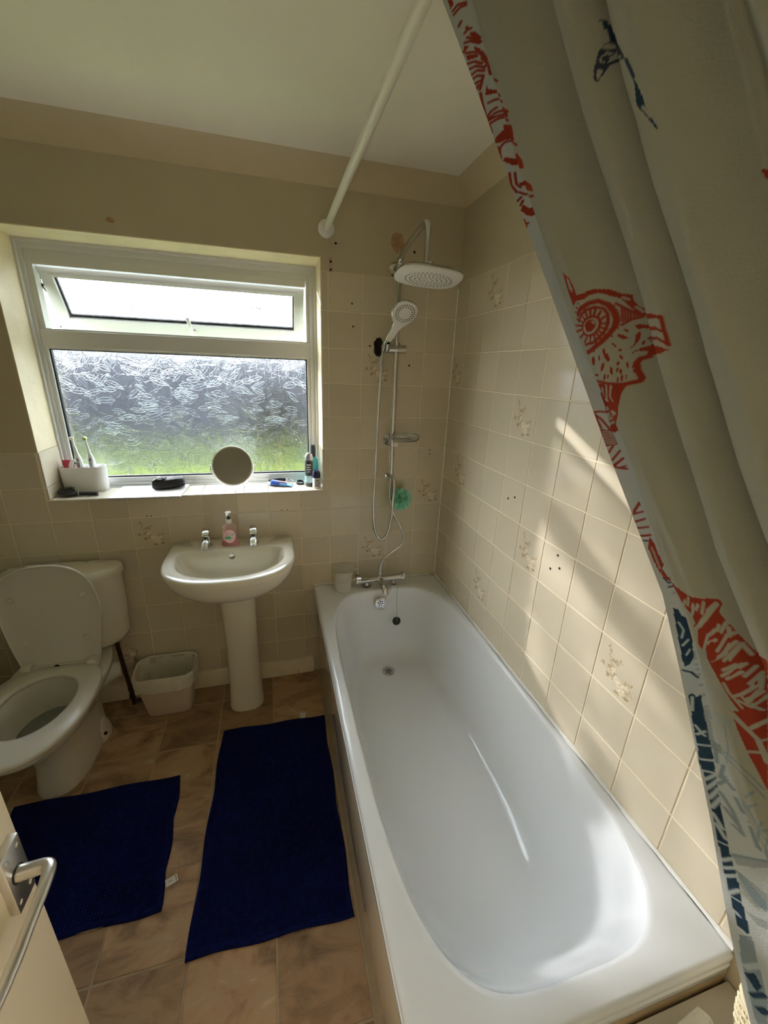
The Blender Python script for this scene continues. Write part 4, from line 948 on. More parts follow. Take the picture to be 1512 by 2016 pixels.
hb = thing('hairbrush', 'black paddle hairbrush lying on the sill before the organiser', 'hairbrush', (-1.73, .055, Z0))
b = BM(); R = []
for x, w_, z in ((-1.803, .004, .016), (-1.799, .018, .014), (-1.785, .029, .012), (-1.765, .033, .011), (-1.745, .031, .011), (-1.730, .020, .011), (-1.722, .011, .011), (-1.715, .0095, .011), (-1.66, .0115, .010), (-1.646, .010, .009), (-1.643, .005, .009)):
    R.append([Vector((x, .055 - (x + 1.73) * .12 + w_ * c, Z0 + z + .0085 * s)) for c, s in [(math.cos(2 * PI * k / 20), math.sin(2 * PI * k / 20)) for k in range(20)]])
loft(b, R); obj('handle_and_back', b, M_black, hb)
b = BM(); lathe(b, (-1.766, .06, Z0 + .0185), [(.030, 0), (.027, .004), (.015, .006), (0, .0065)], 26); obj('cushion', b, M_rub, hb)
b = BM()
for i in range(-4, 5):
    for j in range(-4, 5):
        if i * i + j * j > 17: continue
        p = Vector((-1.766 + i * .0063, .06 + j * .0063, Z0 + .022)); lathe(b, p, [(.0009, 0), (.0006, .012), (.0010, .0135), (0, .0142)], 6, (i * .05, j * .05, 1))
o = obj('bristles', b, M_black, hb, smooth=0); o['kind'] = 'stuff'
b = BM(); lathe(b, (-1.7195, .0537, Z0 + .011), [(.0112, 0), (.0112, .004)], 18, (1, -.12, 0)); obj('silver_band', b, M_chrome, hb)

np_ = thing('notepad', 'white spiral notepad lying flat and overhanging the sill edge', 'notepad', (-1.435, .07, Z0))
Mn = Matrix.Translation((-1.436, .068, Z0)) @ Matrix.Rotation(math.radians(-1.5), 4, 'Z')
b = BM(); box(b, -.148, .148, -.100, .104, 0, .0014, M=Mn); obj('back_cover', b, M_grey, np_, smooth=0)
b = BM(); box(b, -.147, .147, -.099, .103, .0015, .0055, M=Mn); obj('pages', b, M_paper, np_, smooth=0)
b = BM()
for k in range(44):
    x = -.14 + k * .0065; P = [Mn @ Vector((x, -.100 + .0042 * math.cos(2 * PI * i / 10), .0032 + .0042 * math.sin(2 * PI * i / 10))) for i in range(11)]; tube(b, P, .0006, 5)
o = obj('spiral_binding', b, M_black, np_, smooth=0); o['kind'] = 'stuff'

pc_ = thing('zip_case', 'small black zip case lying on the white notepad', 'case', (-1.368, .118, Z0 + .0056))
zc = Z0 + .0056
def pcr(hx, hy, z, n=3.5): return [Vector((-1.368 + p.x * 1 - p.y * .12, .118 + p.y + p.x * .12, z + .004 * math.sin(p.x * 40))) for p in sup(0, 0, hx, hy, n, 40, 0)]
b = BM(); loft(b, [pcr(.060, .030, zc + .003), pcr(.070, .037, zc + .008), pcr(.072, .039, zc + .022), pcr(.071, .038, zc + .034), pcr(.064, .032, zc + .044), pcr(.045, .02, zc + .048)])
for v in b.verts: v.co.z = max(v.co.z, zc)
M_nyl = mat('black_nylon', (.012, .012, .013), .7, bump=(200, .4, .001)); obj('case_body', b, M_nyl, pc_)
b = BM(); R0 = pcr(.0735, .0405, zc + .024); tube(b, R0 + [R0[0]], .0016, 8); obj('zip', b, M_black, pc_)
b = BM(); R = []
for k in range(8):
    t = k / 7; R.append([Vector((-1.432 + .055 * t, .100 + .006 * t + e, zc + .036 + .017 * math.sin(t * PI * .75) + h)) for e, h in ((-.016, 0), (.016, 0), (.016, .004), (-.016, .004))])
loft(b, R); obj('strap', b, M_nyl, pc_)

mr = thing('vanity_mirror', 'round white-rimmed vanity mirror on thin legs on the sill', 'mirror', (-1.070, .07, Z0))
mc = Vector((-1.069, .075, 1.208)); MA = Vector((-.12, -1, .22)).normalized()
b = BM(); lathe(b, mc - MA * .004, [(.086, 0), (.0945, .001), (.0955, .004), (.0945, .008), (.0895, .0085), (.089, .0062), (0, .006)], 64, MA); obj('mirror_rim', b, M_white, mr)
b = BM(); lathe(b, mc + MA * .0023, [(.0895, 0), (.0895, .0006)], 64, MA); obj('mirror_glass', b, M_mirror, mr, smooth=20)
b = BM(); arc_ = [mc + Vector((.1005 * math.cos(a), .004, .1005 * math.sin(a))) for a in [PI + PI * k / 28 for k in range(29)]]; tube(b, arc_, .0028, 10)
for x in (-.1005, .1005): lathe(b, mc + Vector((x, .004, 0)), [(.004, -.006), (.005, 0), (.004, .006)], 12, (1, 0, 0))
obj('support_ring', b, M_chrome, mr)
for s in (-1, 1):
    b = BM(); tube(b, [(mc.x + s * .04, .079, mc.z - .093), (mc.x + s * .042, .062, Z0 + .010), (mc.x + s * .043, .042, Z0 + .003), (mc.x + s * .045, .05, Z0 + .0026), (mc.x + s * .046, .11, Z0 + .0026)], .0026, 8, smooth=4); obj('leg', b, M_chrome, mr)

tb = thing('toothpaste_tube', 'blue and white toothpaste tube lying flat on the right of the sill', 'toothpaste', (-.85, .10, Z0))
Mt2 = Matrix.Translation((-.846, .100, Z0)) @ Matrix.Rotation(math.radians(-12), 4, 'Z')
def tbr(x, w_, h_): return [Mt2 @ Vector((x, w_ * math.cos(a), h_ + h_ * math.sin(a))) for a in [2 * PI * k / 20 for k in range(20)]]
b = BM(); loft(b, [tbr(-.052, .011, .010), tbr(-.047, .017, .015), tbr(-.02, .020, .013), tbr(.02, .023, .009), tbr(.058, .025, .0025)]); body = obj('tube', b, M_lblue, tb)
b = BM(); loft(b, [tbr(-.050, .0135, .0122), tbr(-.046, .0182, .0158), tbr(-.020, .0207, .0138), tbr(-.004, .0218, .0124)]); obj('blue_band', b, M_blue, body)
b = BM(); box(b, -.014, .030, -.010, .004, .0222, .0242, M=Mt2 @ Matrix.Rotation(.13, 4, 'Y')); obj('red_flash', b, M_redp, body, smooth=0)
b = BM(); lathe(b, Mt2 @ Vector((-.050, 0, .0105)), [(.0085, 0), (.0085, .016), (.0075, .018)], 18, Mt2.to_3x3() @ Vector((-1, 0, 0))); obj('tube_cap', b, M_white, tb)
nc = thing('nail_clippers', 'black handled clippers with silver jaws lying behind the blue toothpaste', 'clippers', (-.83, .155, Z0))
b = BM(); tube(b, [(-.905, .160, Z0 + .010), (-.885, .158, Z0 + .017), (-.85, .155, Z0 + .021), (-.82, .152, Z0 + .020)], .0075, 10, smooth=4); tube(b, [(-.905, .168, Z0 + .0065), (-.86, .167, Z0 + .010), (-.82, .156, Z0 + .014)], .006, 10, smooth=4); obj('grip', b, M_black, nc)
b = BM(); tube(b, [(-.822, .153, Z0 + .018), (-.80, .150, Z0 + .015), (-.775, .146, Z0 + .007)], .0058, 10, smooth=4, rf=lambda t: 1 - .4 * t); lathe(b, (-.803, .150, Z0 + .021), [(.005, 0), (.004, .003)], 12); obj('jaws', b, M_chrome, nc)
rg = thing('round_lid', 'small round black lid lying near the deodorants', 'lid', (-.748, .125, Z0))
b = BM(); lathe(b, (-.748, .125, Z0), [(.019, 0), (.0205, .003), (.0205, .012), (.019, .014), (.0165, .014), (.016, .005), (0, .005)], 32, (.05, -.25, 1)); obj('lid_body', b, M_black, rg)
b = BM(); lathe(b, (-.7475, .1236, Z0 + .0055), [(.0155, 0), (.0150, .0008), (0, .0010)], 28, (.05, -.25, 1)); obj('inner_disc', b, mat('grey_lid_liner', (.16, .15, .14), .5), rg)

ro = thing('roll_on_deodorant', 'white roll-on deodorant with a navy cap at the sill front corner', 'deodorant', (-.672, .036, Z0))
b = BM(); lathe(b, (-.672, .036, Z0), [(.0185, 0), (.020, .003), (.0205, .05), (.0185, .056)], 26); bd = obj('bottle', b, M_white, ro)
b = BM(); lathe(b, (-.672, .036, Z0 + .055), [(.0205, 0), (.0212, .004), (.0200, .024), (.0150, .036), (.006, .040), (0, .0405)], 28); obj('cap', b, mat('navy_plastic', (.012, .018, .075), .25), ro)
b = BM(); box(b, -.681, -.661, .0148, .0165, Z0 + .012, Z0 + .048, .003); obj('grey_label', b, M_grey, bd)
b = BM()
for s in (-1, 1): tube(b, [(-.671 - .006 * s, .0143, Z0 + .018), (-.671 + .006 * s, .0143, Z0 + .042)], .0013, 6)
obj('printed_cross', b, M_paper, bd)
sc_ = thing('spray_can', 'dark grey spray can with a domed silver cap, behind the roll-on', 'deodorant', (-.703, .085, Z0))
b = BM(); lathe(b, (-.703, .085, Z0), [(.019, 0), (.0215, .003), (.0215, .128), (.020, .134)], 28); cb = obj('can', b, mat('dark_can_paint', (.055, .06, .065), .3, .5), sc_)
b = BM(); lathe(b, (-.703, .085, Z0 + .134), [(.0205, 0), (.0205, .014), (.0170, .028), (.009, .036), (0, .038)], 28); obj('cap', b, mat('grey_metallic_cap', (.30, .30, .32), .3, .7), sc_)
b = BM(); lathe(b, (-.703, .085, Z0 + .02), [(.0217, 0), (.0217, .035)], 28); obj('pale_band', b, mat('pale_blue_band', (.33, .50, .56), .4), cb)
b = BM()
for k in range(4): box(b, -.716, -.700 + .004 * (k % 2), .0628, .0645, Z0 + .075 + k * .012, Z0 + .079 + k * .012)
obj('printed_lines', b, M_paper, cb, smooth=0)
tq = thing('shower_gel_bottle', 'translucent teal bottle with a black cap in the back corner of the sill', 'bottle', (-.672, .142, Z0))
def tqr(hx, hy, z): return sup(-.676, .142, hx, hy, 2.8, 28, Z0 + z)
b = BM(); loft(b, [tqr(.024, .015, 0), tqr(.026, .017, .004), tqr(.026, .017, .09), tqr(.022, .015, .125), tqr(.012, .012, .14)]); obj('bottle', b, M_teal, tq)
b = BM(); lathe(b, (-.676, .142, Z0 + .14), [(.0135, 0), (.0135, .04), (.011, .06), (0, .062)], 20); obj('cap', b, M_black, tq)

# ------------------------------------------------------------------ shower rail and curtain
RAIL = Vector((-.616, 0, 2.212))
sr = thing('shower_rail', 'white shower curtain rail running from the back wall toward the doorway', 'curtain rail', (-.616, -1.1, 2.212))
obj('rod', tube(BM(), [(-.616, -.002, 2.212), (-.616, YF + .002, 2.212)], .0135, 24), mat('white_painted_rod', (.74, .71, .64), .3), sr)
for y, s in ((-.0005, -1), (YF + .0005, 1)):
    b = BM(); lathe(b, (-.616, y, 2.212), [(.034, 0), (.034, s * .005), (.030, s * .009), (.020, s * .011), (.019, s * .022), (.0145, s * .023)], 32, (0, 1, 0)); obj('flange', b, M_white, sr)
# CURTAIN-BEGIN
CZ = np.array([.60, .6623, .8129, .9253, 1.0317, 1.168, 1.3257, 1.3891, 1.4987, 1.6595, 1.8487, 1.9373, 2.055, 2.1664, 2.20])
CX = np.array([-.137, -.1557, -.1945, -.2242, -.2528, -.2901, -.3349, -.3533, -.3856, -.4386, -.5011, -.5303, -.5692, -.6059, -.617])
CY = np.array([-1.808, -1.7926, -1.7496, -1.7194, -1.6904, -1.6467, -1.6047, -1.5883, -1.5373, -1.4635, -1.3716, -1.3296, -1.2834, -1.2361, -1.224])
S0z = [.6, 1.083, 1.167, 1.285, 1.4, 1.5, 1.7, 1.85, 2.0, 2.1, 2.2]; S0s = [.150, .104, .072, .050, .042, .037, .029, .035, .058, .060, .060]
V1z = [.6, 1.1, 1.3, 1.5, 1.65, 1.75, 1.85, 1.95, 2.05, 2.2]; V1s = [.22, .160, .130, .112, .122, .132, .138, .154, .162, .168]
V2z = [.6, 1.2, 1.5, 1.6, 1.7, 1.8, 1.9, 2.0, 2.2]; V2s = [.29, .200, .165, .170, .178, .194, .208, .214, .218]
DS = np.array([0, .012, .024, .036, .045, .052, .062, .080, .105, .130, .148, .160, .168, .174, .184, .198, .208, .214, .220, .228, .240, .260, .275, .290, .305, .33, .36, .40, .44, .48, .52, .56, .60])
DD = np.array([.006, -.008, -.022, -.026, -.014, .006, .018, .026, .026, .012, -.012, -.030, -.032, -.006, .018, .020, .006, -.016, -.014, .006, .022, .026, .008, -.016, -.012, .024, -.022, .026, -.024, .026, -.024, .024, 0])
def curtain_pos(sig, z):
    """cloth point for a place across the cloth (sig) and a height z: hangs from the rail, swept aside toward the right wall"""
    x = np.interp(z, CZ, CX); y = np.interp(z, CZ, CY)
    s0 = np.interp(z, S0z, S0s); v1 = np.interp(z, V1z, V1s); v2 = np.interp(z, V2z, V2s)
    s = np.where(sig < .05, sig / .05 * s0, np.where(sig < .165, s0 + (sig - .05) / .115 * (v1 - s0), np.where(sig < .216, v1 + (sig - .165) / .051 * (v2 - v1), v2 + (sig - .216) * 1.1)))
    xs = np.linspace(0, .6, 1201); fd = np.interp(xs, DS, DD); k = np.exp(-.5 * (np.arange(-14, 15) / 5.0) ** 2); k /= k.sum()
    fd = np.convolve(np.pad(fd, 14, mode='edge'), k, 'valid'); d = np.interp(sig, xs, fd)
    low = np.clip((1.25 - z) / .5, 0, 1)
    d = d * (1 - .25 * low) + .004 * np.sin(z * 9 + sig * 40) + .003 * np.sin(z * 23 + sig * 90) * np.sin(sig * 31)
    s = s - .10 * np.gradient(fd, xs)[np.clip((sig * 2000).astype(int), 0, 1200)] * .012
    n = 1.053
    return np.stack([x - d / n, y - s, z - d * .33 / n], -1)
# CURTAIN-END
sg = np.concatenate([np.linspace(0, .34, 460), np.linspace(.342, .60, 60)]); zg = np.linspace(.60, 2.195, 1250)
SG, ZG = np.meshgrid(sg, zg)
PRINT = []
PRINT = [
('P','r',0,[.0961,1.8034,.1036,1.7960,.1057,1.7862,.1057,1.7758,.1129,1.7758,.1231,1.7771,.1297,1.7746,.1348,1.7722,.1411,1.7648,.1477,1.7605,.1468,1.7544,.1498,1.7452,.1895,1.7422,.1988,1.7391,.1991,1.7361,.1904,1.7373,.1495,1.7373,.1453,1.7434,.1426,1.7507,.1393,1.7599,.1345,1.7648,.1285,1.7703,.1192,1.7722,.1111,1.7691,.1036,1.7697,.0895,1.7642,.0898,1.7758,.0913,1.7838,.0931,1.7917]),
('P','w',0,[.0997,1.7979,.1027,1.7930,.1030,1.7832,.1000,1.7789,.0961,1.7838]),
('L','w',0.0018,[.1222,1.7691,.1258,1.7709]),
('L','w',0.0018,[.1162,1.7685,.1189,1.7709]),
('L','w',0.002,[.1408,1.7605,.1441,1.7569]),
('L','w',0.002,[.1468,1.7477,.1501,1.7410]),
('L','r',0.005,[.0913,1.7532,.1057,1.7605,.1147,1.7636,.1237,1.7636,.1303,1.7575,.1327,1.7489,.1327,1.7397,.1300,1.7330,.1237,1.7263,.1147,1.7202,.1027,1.7147,.0829,1.7091]),
('L','r',0.0032,[.0877,1.7459,.1018,1.7532,.1105,1.7575,.1192,1.7581,.1261,1.7544,.1279,1.7477,.1261,1.7385,.1207,1.7306,.1138,1.7251,.1045,1.7208,.0841,1.7183]),
('L','r',0.0028,[.0910,1.7379,.0997,1.7440,.1081,1.7483,.1144,1.7489,.1189,1.7465,.1198,1.7416,.1168,1.7355,.1111,1.7306,.1021,1.7287,.0892,1.7306,.0910,1.7379]),
('P','r',0,[.0994,1.7403,.1054,1.7446,.1108,1.7465,.1144,1.7452,.1156,1.7416,.1123,1.7361,.1069,1.7330,.0994,1.7336]),
('L','w',0.0022,[.1123,1.7434,.1135,1.7416]),
('L','r',0.0026,[.0907,1.7367,.0694,1.7336]),
('L','r',0.0026,[.0928,1.7410,.0760,1.7416]),
('L','r',0.0026,[.0982,1.7446,.0853,1.7489]),
('L','r',0.0026,[.1048,1.7483,.0994,1.7544]),
('L','r',0.0026,[.1087,1.7495,.1084,1.7575]),
('L','r',0.0026,[.1123,1.7501,.1144,1.7581]),
('L','r',0.0026,[.1153,1.7489,.1192,1.7563]),
('L','r',0.0026,[.1177,1.7465,.1228,1.7520]),
('L','r',0.0026,[.1189,1.7428,.1249,1.7459]),
('L','r',0.0026,[.1192,1.7391,.1249,1.7391]),
('L','r',0.0026,[.1183,1.7355,.1234,1.7324]),
('L','r',0.0026,[.1159,1.7318,.1201,1.7269]),
('L','r',0.0026,[.1129,1.7293,.1150,1.7226]),
('L','r',0.0026,[.1093,1.7287,.1084,1.7202]),
('L','r',0.0026,[.1048,1.7287,.0970,1.7195]),
('L','r',0.0026,[.0982,1.7299,.0844,1.7214]),
('L','r',0.0026,[.0925,1.7324,.0760,1.7263]),
('L','r',0.0024,[.1354,1.7563,.1408,1.7477,.1450,1.7422,.1492,1.7361,.1411,1.7361,.1345,1.7330]),
('L','r',0.0018,[.1378,1.7501,.1357,1.7361]),
('L','r',0.0018,[.1393,1.7483,.1375,1.7361]),
('L','r',0.0018,[.1411,1.7459,.1393,1.7367]),
('L','r',0.0018,[.1426,1.7440,.1411,1.7367]),
('L','r',0.0018,[.1444,1.7422,.1432,1.7367]),
('L','r',0.0018,[.1459,1.7397,.1450,1.7367]),
('L','r',0.0018,[.1477,1.7379,.1468,1.7367]),
('P','r',0,[.1045,1.7648,.1033,1.7648,.1018,1.7654,.1015,1.7660,.1030,1.7673,.1042,1.7667,.1051,1.7660]),
('P','r',0,[.0985,1.7605,.0961,1.7605,.0940,1.7611,.0934,1.7618,.0952,1.7624,.0979,1.7624,.0994,1.7618]),
('P','r',0,[.1342,1.7538,.1336,1.7532,.1333,1.7538,.1333,1.7550,.1336,1.7556,.1342,1.7550,.1345,1.7544]),
('P','r',0,[.1324,1.7299,.1318,1.7299,.1315,1.7306,.1312,1.7312,.1318,1.7318,.1324,1.7318,.1327,1.7312]),
('P','r',0,[.0910,1.7563,.0883,1.7556,.0862,1.7563,.0859,1.7575,.0877,1.7581,.0904,1.7581,.0916,1.7569]),
('P','r',0,[.1264,1.7226,.1258,1.7226,.1252,1.7232,.1249,1.7238,.1255,1.7244,.1264,1.7244,.1267,1.7238]),
('P','r',0,[.1417,1.7287,.1447,1.7299,.1489,1.7275,.1907,1.7299,.1982,1.7244,.1979,1.7220,.1916,1.7257,.1492,1.7232,.1435,1.7251]),
('L','r',0.003,[.1985,1.7373,.1982,1.7251,.1985,1.7183,.1985,1.7116]),
('P','r',0,[.1351,1.7067,.1384,1.7116,.1411,1.7202,.1435,1.7220,.1444,1.7189,.1411,1.7122,.1369,1.7079]),
('L','r',0.003,[.1483,1.7128,.1895,1.7183,.1961,1.7140,.1988,1.7104]),
('P','r',0,[.1453,1.7122,.1453,1.7110,.1447,1.7091,.1435,1.7079,.1426,1.7079,.1426,1.7091,.1435,1.7110,.1444,1.7122]),
('P','r',0,[.1489,1.7085,.1483,1.7085,.1477,1.7091,.1474,1.7104,.1477,1.7110,.1483,1.7104,.1489,1.7098]),
('P','r',0,[.1345,1.7018,.1384,1.7043,.1450,1.7055,.1862,1.7110,.1934,1.7085,.1985,1.7061,.1898,1.7030,.1456,1.6945,.1426,1.6951,.1447,1.7000,.1399,1.7024]),
('L','r',0.0045,[.1450,1.6945,.1393,1.6945,.1363,1.6908,.1357,1.6828,.1369,1.6743,.1354,1.6718,.1303,1.6718,.1213,1.6706]),
('L','r',0.0035,[.1216,1.6712,.1129,1.6724,.1021,1.6731,.0739,1.6749]),
('P','r',0,[.1375,1.7251,.1366,1.7244,.1357,1.7257,.1348,1.7269,.1348,1.7281,.1357,1.7287,.1366,1.7281,.1375,1.7263]),
('P','r',0,[.1360,1.7183,.1345,1.7177,.1321,1.7189,.1303,1.7220,.1297,1.7238,.1312,1.7244,.1336,1.7232,.1354,1.7202]),
('P','r',0,[.1270,1.7116,.1261,1.7116,.1246,1.7134,.1237,1.7159,.1237,1.7171,.1249,1.7171,.1264,1.7153,.1273,1.7128]),
('P','r',0,[.1294,1.7061,.1288,1.7061,.1279,1.7067,.1276,1.7079,.1279,1.7091,.1288,1.7091,.1297,1.7085,.1297,1.7073]),
('P','r',0,[.1291,1.6975,.1282,1.6975,.1273,1.6994,.1270,1.7012,.1276,1.7030,.1285,1.7024,.1294,1.7012,.1297,1.6987]),
('P','r',0,[.1315,1.6908,.1309,1.6883,.1303,1.6877,.1297,1.6883,.1297,1.6908,.1303,1.6932,.1312,1.6939,.1315,1.6932]),
('P','r',0,[.1249,1.6932,.1237,1.6920,.1225,1.6920,.1219,1.6932,.1225,1.6951,.1240,1.6963,.1249,1.6963,.1255,1.6951]),
('P','r',0,[.1177,1.7055,.1171,1.6994,.1153,1.6969,.1132,1.6987,.1120,1.7043,.1123,1.7098,.1144,1.7128,.1165,1.7104]),
('P','r',0,[.0931,1.6994,.0889,1.6951,.0853,1.6932,.0838,1.6951,.0853,1.6994,.0886,1.7030,.0925,1.7049,.0946,1.7036]),
('P','r',0,[.1063,1.7024,.1048,1.7000,.1030,1.6994,.1021,1.7000,.1036,1.7030,.1054,1.7055,.1066,1.7061,.1072,1.7055]),
('P','r',0,[.1069,1.6914,.1027,1.6883,.0973,1.6865,.0967,1.6883,.1018,1.6926,.1066,1.6963,.1090,1.6975,.1093,1.6957]),
('P','r',0,[.0880,1.6822,.0859,1.6810,.0823,1.6804,.0790,1.6810,.0772,1.6816,.0808,1.6828,.0844,1.6835,.0877,1.6835]),
('P','r',0,[.1162,1.6871,.1147,1.6835,.1132,1.6822,.1123,1.6835,.1126,1.6871,.1141,1.6908,.1159,1.6926,.1165,1.6908]),
('P','r',0,[.1225,1.6871,.1210,1.6853,.1198,1.6847,.1192,1.6859,.1201,1.6877,.1216,1.6902,.1228,1.6908,.1231,1.6896]),
('P','r',0,[.1252,1.6853,.1243,1.6835,.1231,1.6822,.1225,1.6835,.1225,1.6853,.1231,1.6877,.1243,1.6883,.1252,1.6877]),
('P','r',0,[.1033,1.6804,.0991,1.6773,.0955,1.6761,.0946,1.6773,.0973,1.6804,.1018,1.6835,.1048,1.6847,.1051,1.6835]),
('P','r',0,[.1081,1.6810,.1060,1.6786,.1045,1.6779,.1045,1.6792,.1057,1.6810,.1078,1.6835,.1090,1.6841,.1093,1.6835]),
('P','r',0,[.1189,1.6761,.1174,1.6743,.1162,1.6737,.1159,1.6749,.1168,1.6767,.1186,1.6792,.1198,1.6798,.1201,1.6786]),
('P','r',0,[.1243,1.6779,.1228,1.6749,.1213,1.6743,.1210,1.6755,.1219,1.6786,.1237,1.6816,.1249,1.6822,.1252,1.6810]),
('P','r',0,[.1279,1.6779,.1270,1.6761,.1264,1.6755,.1261,1.6767,.1267,1.6786,.1273,1.6804,.1282,1.6810,.1282,1.6798]),
('P','r',0,[.1342,1.6877,.1339,1.6859,.1333,1.6859,.1330,1.6865,.1330,1.6883,.1336,1.6896,.1342,1.6902,.1345,1.6890]),
('P','r',0,[.1339,1.6828,.1333,1.6810,.1330,1.6810,.1327,1.6816,.1327,1.6828,.1330,1.6847,.1336,1.6847,.1339,1.6841]),
('P','r',0,[.1024,1.7116,.1003,1.7098,.0976,1.7085,.0970,1.7098,.0973,1.7110,.0997,1.7128,.1024,1.7140,.1030,1.7134]),
('P','w',0,[.1153,1.7098,.1177,1.7104,.1171,1.7067,.1153,1.7061]),
('P','r',0,[.0766,1.6724,.0961,1.6724,.1141,1.6718,.1261,1.6700,.1165,1.6620,.1069,1.6492,.0958,1.6357,.0817,1.6235,.0114,1.5978,.0102,1.6039,.0108,1.6131,.0117,1.6211,.0120,1.6376,.0126,1.6498]),
('L','w',0.003,[.0958,1.6706,.0841,1.6535,.0138,1.6296,.0123,1.6192]),
('L','w',0.003,[.1060,1.6700,.0934,1.6565,.0964,1.6523]),
('L','w',0.003,[.0769,1.6516,.0856,1.6523]),
('L','w',0.003,[.0844,1.6663,.0781,1.6565]),
('L','w',0.003,[.0910,1.6376,.0117,1.6100]),
('L','w',0.003,[.0874,1.6388,.0117,1.6155]),
('L','r',0.0025,[.0000,1.6272,.0054,1.6272,.0117,1.6247,.0823,1.6357]),
('L','r',0.0025,[.0006,1.6241,.0048,1.6174,.0069,1.6100,.0087,1.6039]),
('L','r',0.0025,[.0000,1.6247,.0012,1.6143,.0018,1.6058]),
('P','r',0,[.0000,1.6045,.0108,1.6027,.0108,1.5935,.0105,1.5831,.0000,1.5831,.0000,1.5954]),
('L','w',0.0016,[.0012,1.6015,.0066,1.6009,.0105,1.5978]),
('L','w',0.0016,[.0012,1.5984,.0063,1.5978,.0102,1.5954]),
('L','w',0.0016,[.0009,1.5954,.0063,1.5947,.0099,1.5929]),
('L','w',0.0016,[.0006,1.5929,.0063,1.5911,.0096,1.5898]),
('L','w',0.0016,[.0006,1.5898,.0063,1.5880,.0093,1.5874]),
('L','w',0.0016,[.0003,1.5868,.0060,1.5850,.0090,1.5850]),
('L','r',0.0025,[.0063,1.5819,.0000,1.5739]),
('L','r',0.0025,[.0105,1.5746,.0009,1.5642]),
('L','r',0.0025,[.0108,1.5648,.0000,1.5562]),
('L','r',0.0028,[.0006,1.5562,.0042,1.5538,.0105,1.5513]),
('L','r',0.0022,[.0108,1.5648,.0003,1.5580]),
('L','r',0.0022,[.0105,1.5550,.0042,1.5538]),
('P','r',0,[.0102,1.5103,.0111,1.5036,.0072,1.5030]),
('L','r',0.0028,[.0087,1.5048,.0039,1.4981,.0024,1.4938]),
('L','r',0.0026,[.0030,1.4944,.0102,1.4956]),
('L','r',0.0026,[.0000,1.4834,.0099,1.4865]),
('L','r',0.0026,[.0006,1.4754,.0102,1.4761]),
('L','r',0.003,[.0015,1.4650,.0096,1.4657]),
('L','d',0.0022,[.0021,1.4589,.0069,1.4583]),
('P','r',0,[.0087,1.4638,.0105,1.4559,.0108,1.4436,.0120,1.4271,.0060,1.4155,.0042,1.4314,.0039,1.4406,.0036,1.4498]),
('L','w',0.0014,[.0069,1.4498,.0072,1.4424]),
('L','w',0.0014,[.0072,1.4436,.0072,1.4357]),
('L','w',0.0014,[.0072,1.4375,.0072,1.4296]),
('L','w',0.0014,[.0075,1.4314,.0075,1.4234]),
('L','w',0.0014,[.0075,1.4247,.0075,1.4173]),
('L','r',0.0028,[.0078,1.4155,.0105,1.4088,.0640,1.4283,.0820,1.4290]),
('L','d',0.002,[.0075,1.4106,.0102,1.4039,.0640,1.4241]),
('L','d',0.002,[.0087,1.3984,.0649,1.4173]),
('P','r',0,[.0057,1.4222,.0093,1.4222,.0117,1.4112,.0721,1.4332,.0802,1.4296,.0940,1.4253,.1072,1.4265,.1204,1.4277,.1306,1.4277,.1321,1.4241,.1297,1.4198,.1270,1.4137,.1294,1.4075,.1321,1.4002,.1345,1.3922,.1372,1.3843,.1405,1.3757,.1429,1.3696,.1886,1.4008,.1925,1.3990,.1889,1.3898,.1862,1.3794,.1453,1.3335,.1447,1.3256,.1438,1.3176,.1426,1.3090,.1417,1.3011,.1402,1.2925,.1390,1.2846,.1372,1.2760,.1357,1.2681,.1339,1.2595,.1321,1.2509,.1303,1.2424,.1306,1.2522,.1312,1.2626,.1285,1.2699,.1249,1.2766,.1207,1.2785,.1195,1.2864,.1183,1.2950,.1144,1.3029,.1105,1.3115,.1078,1.3213,.1051,1.3292,.1021,1.3372,.0985,1.3445,.0952,1.3525,.0916,1.3598,.0856,1.3684,.0880,1.3788,.0904,1.3886,.0892,1.3959,.0874,1.4026,.0838,1.4082,.0796,1.4130,.0760,1.4210,.0694,1.4277,.0114,1.4063,.0090,1.4137]),
('L','w',0.0036,[.0724,1.3984,.0796,1.4112,.0859,1.4179]),
('L','w',0.0036,[.0751,1.3898,.0892,1.4039,.0973,1.4137]),
('L','w',0.0036,[.0856,1.3849,.0952,1.3941,.1066,1.4039,.1171,1.4143]),
('L','w',0.0036,[.0949,1.3922,.1087,1.4039,.1189,1.4137,.1276,1.4222]),
('L','w',0.0036,[.1147,1.4137,.1273,1.4234]),
('L','w',0.0036,[.1066,1.4094,.1144,1.4228]),
('L','w',0.0036,[.0994,1.4112,.1060,1.4186]),
('L','w',0.0036,[.0922,1.4100,.0973,1.4167]),
('L','w',0.0036,[.0868,1.4130,.0928,1.4228]),
('L','w',0.0036,[.0739,1.4143,.0117,1.3910]),
('L','w',0.0036,[.0922,1.3623,.0973,1.3727,.1033,1.3837,.1150,1.3935]),
('L','w',0.0036,[.1003,1.3733,.1126,1.3818]),
('L','w',0.0036,[.1003,1.3525,.1159,1.3641,.1264,1.3794]),
('L','w',0.0036,[.1207,1.3922,.1297,1.4033]),
('L','w',0.0036,[.1171,1.3935,.1216,1.3996]),
('L','w',0.0036,[.1279,1.3892,.1297,1.3978]),
('L','w',0.0036,[.1255,1.3892,.1327,1.3929]),
('L','w',0.0036,[.1102,1.3672,.1165,1.3757,.1255,1.3892]),
('L','w',0.0036,[.1147,1.3641,.1249,1.3745,.1318,1.3831]),
('L','w',0.0036,[.1150,1.3568,.1237,1.3659,.1300,1.3733,.1345,1.3800]),
('L','w',0.0036,[.1222,1.3598,.1300,1.3714,.1351,1.3806]),
('L','w',0.0036,[.1108,1.3604,.1210,1.3678]),
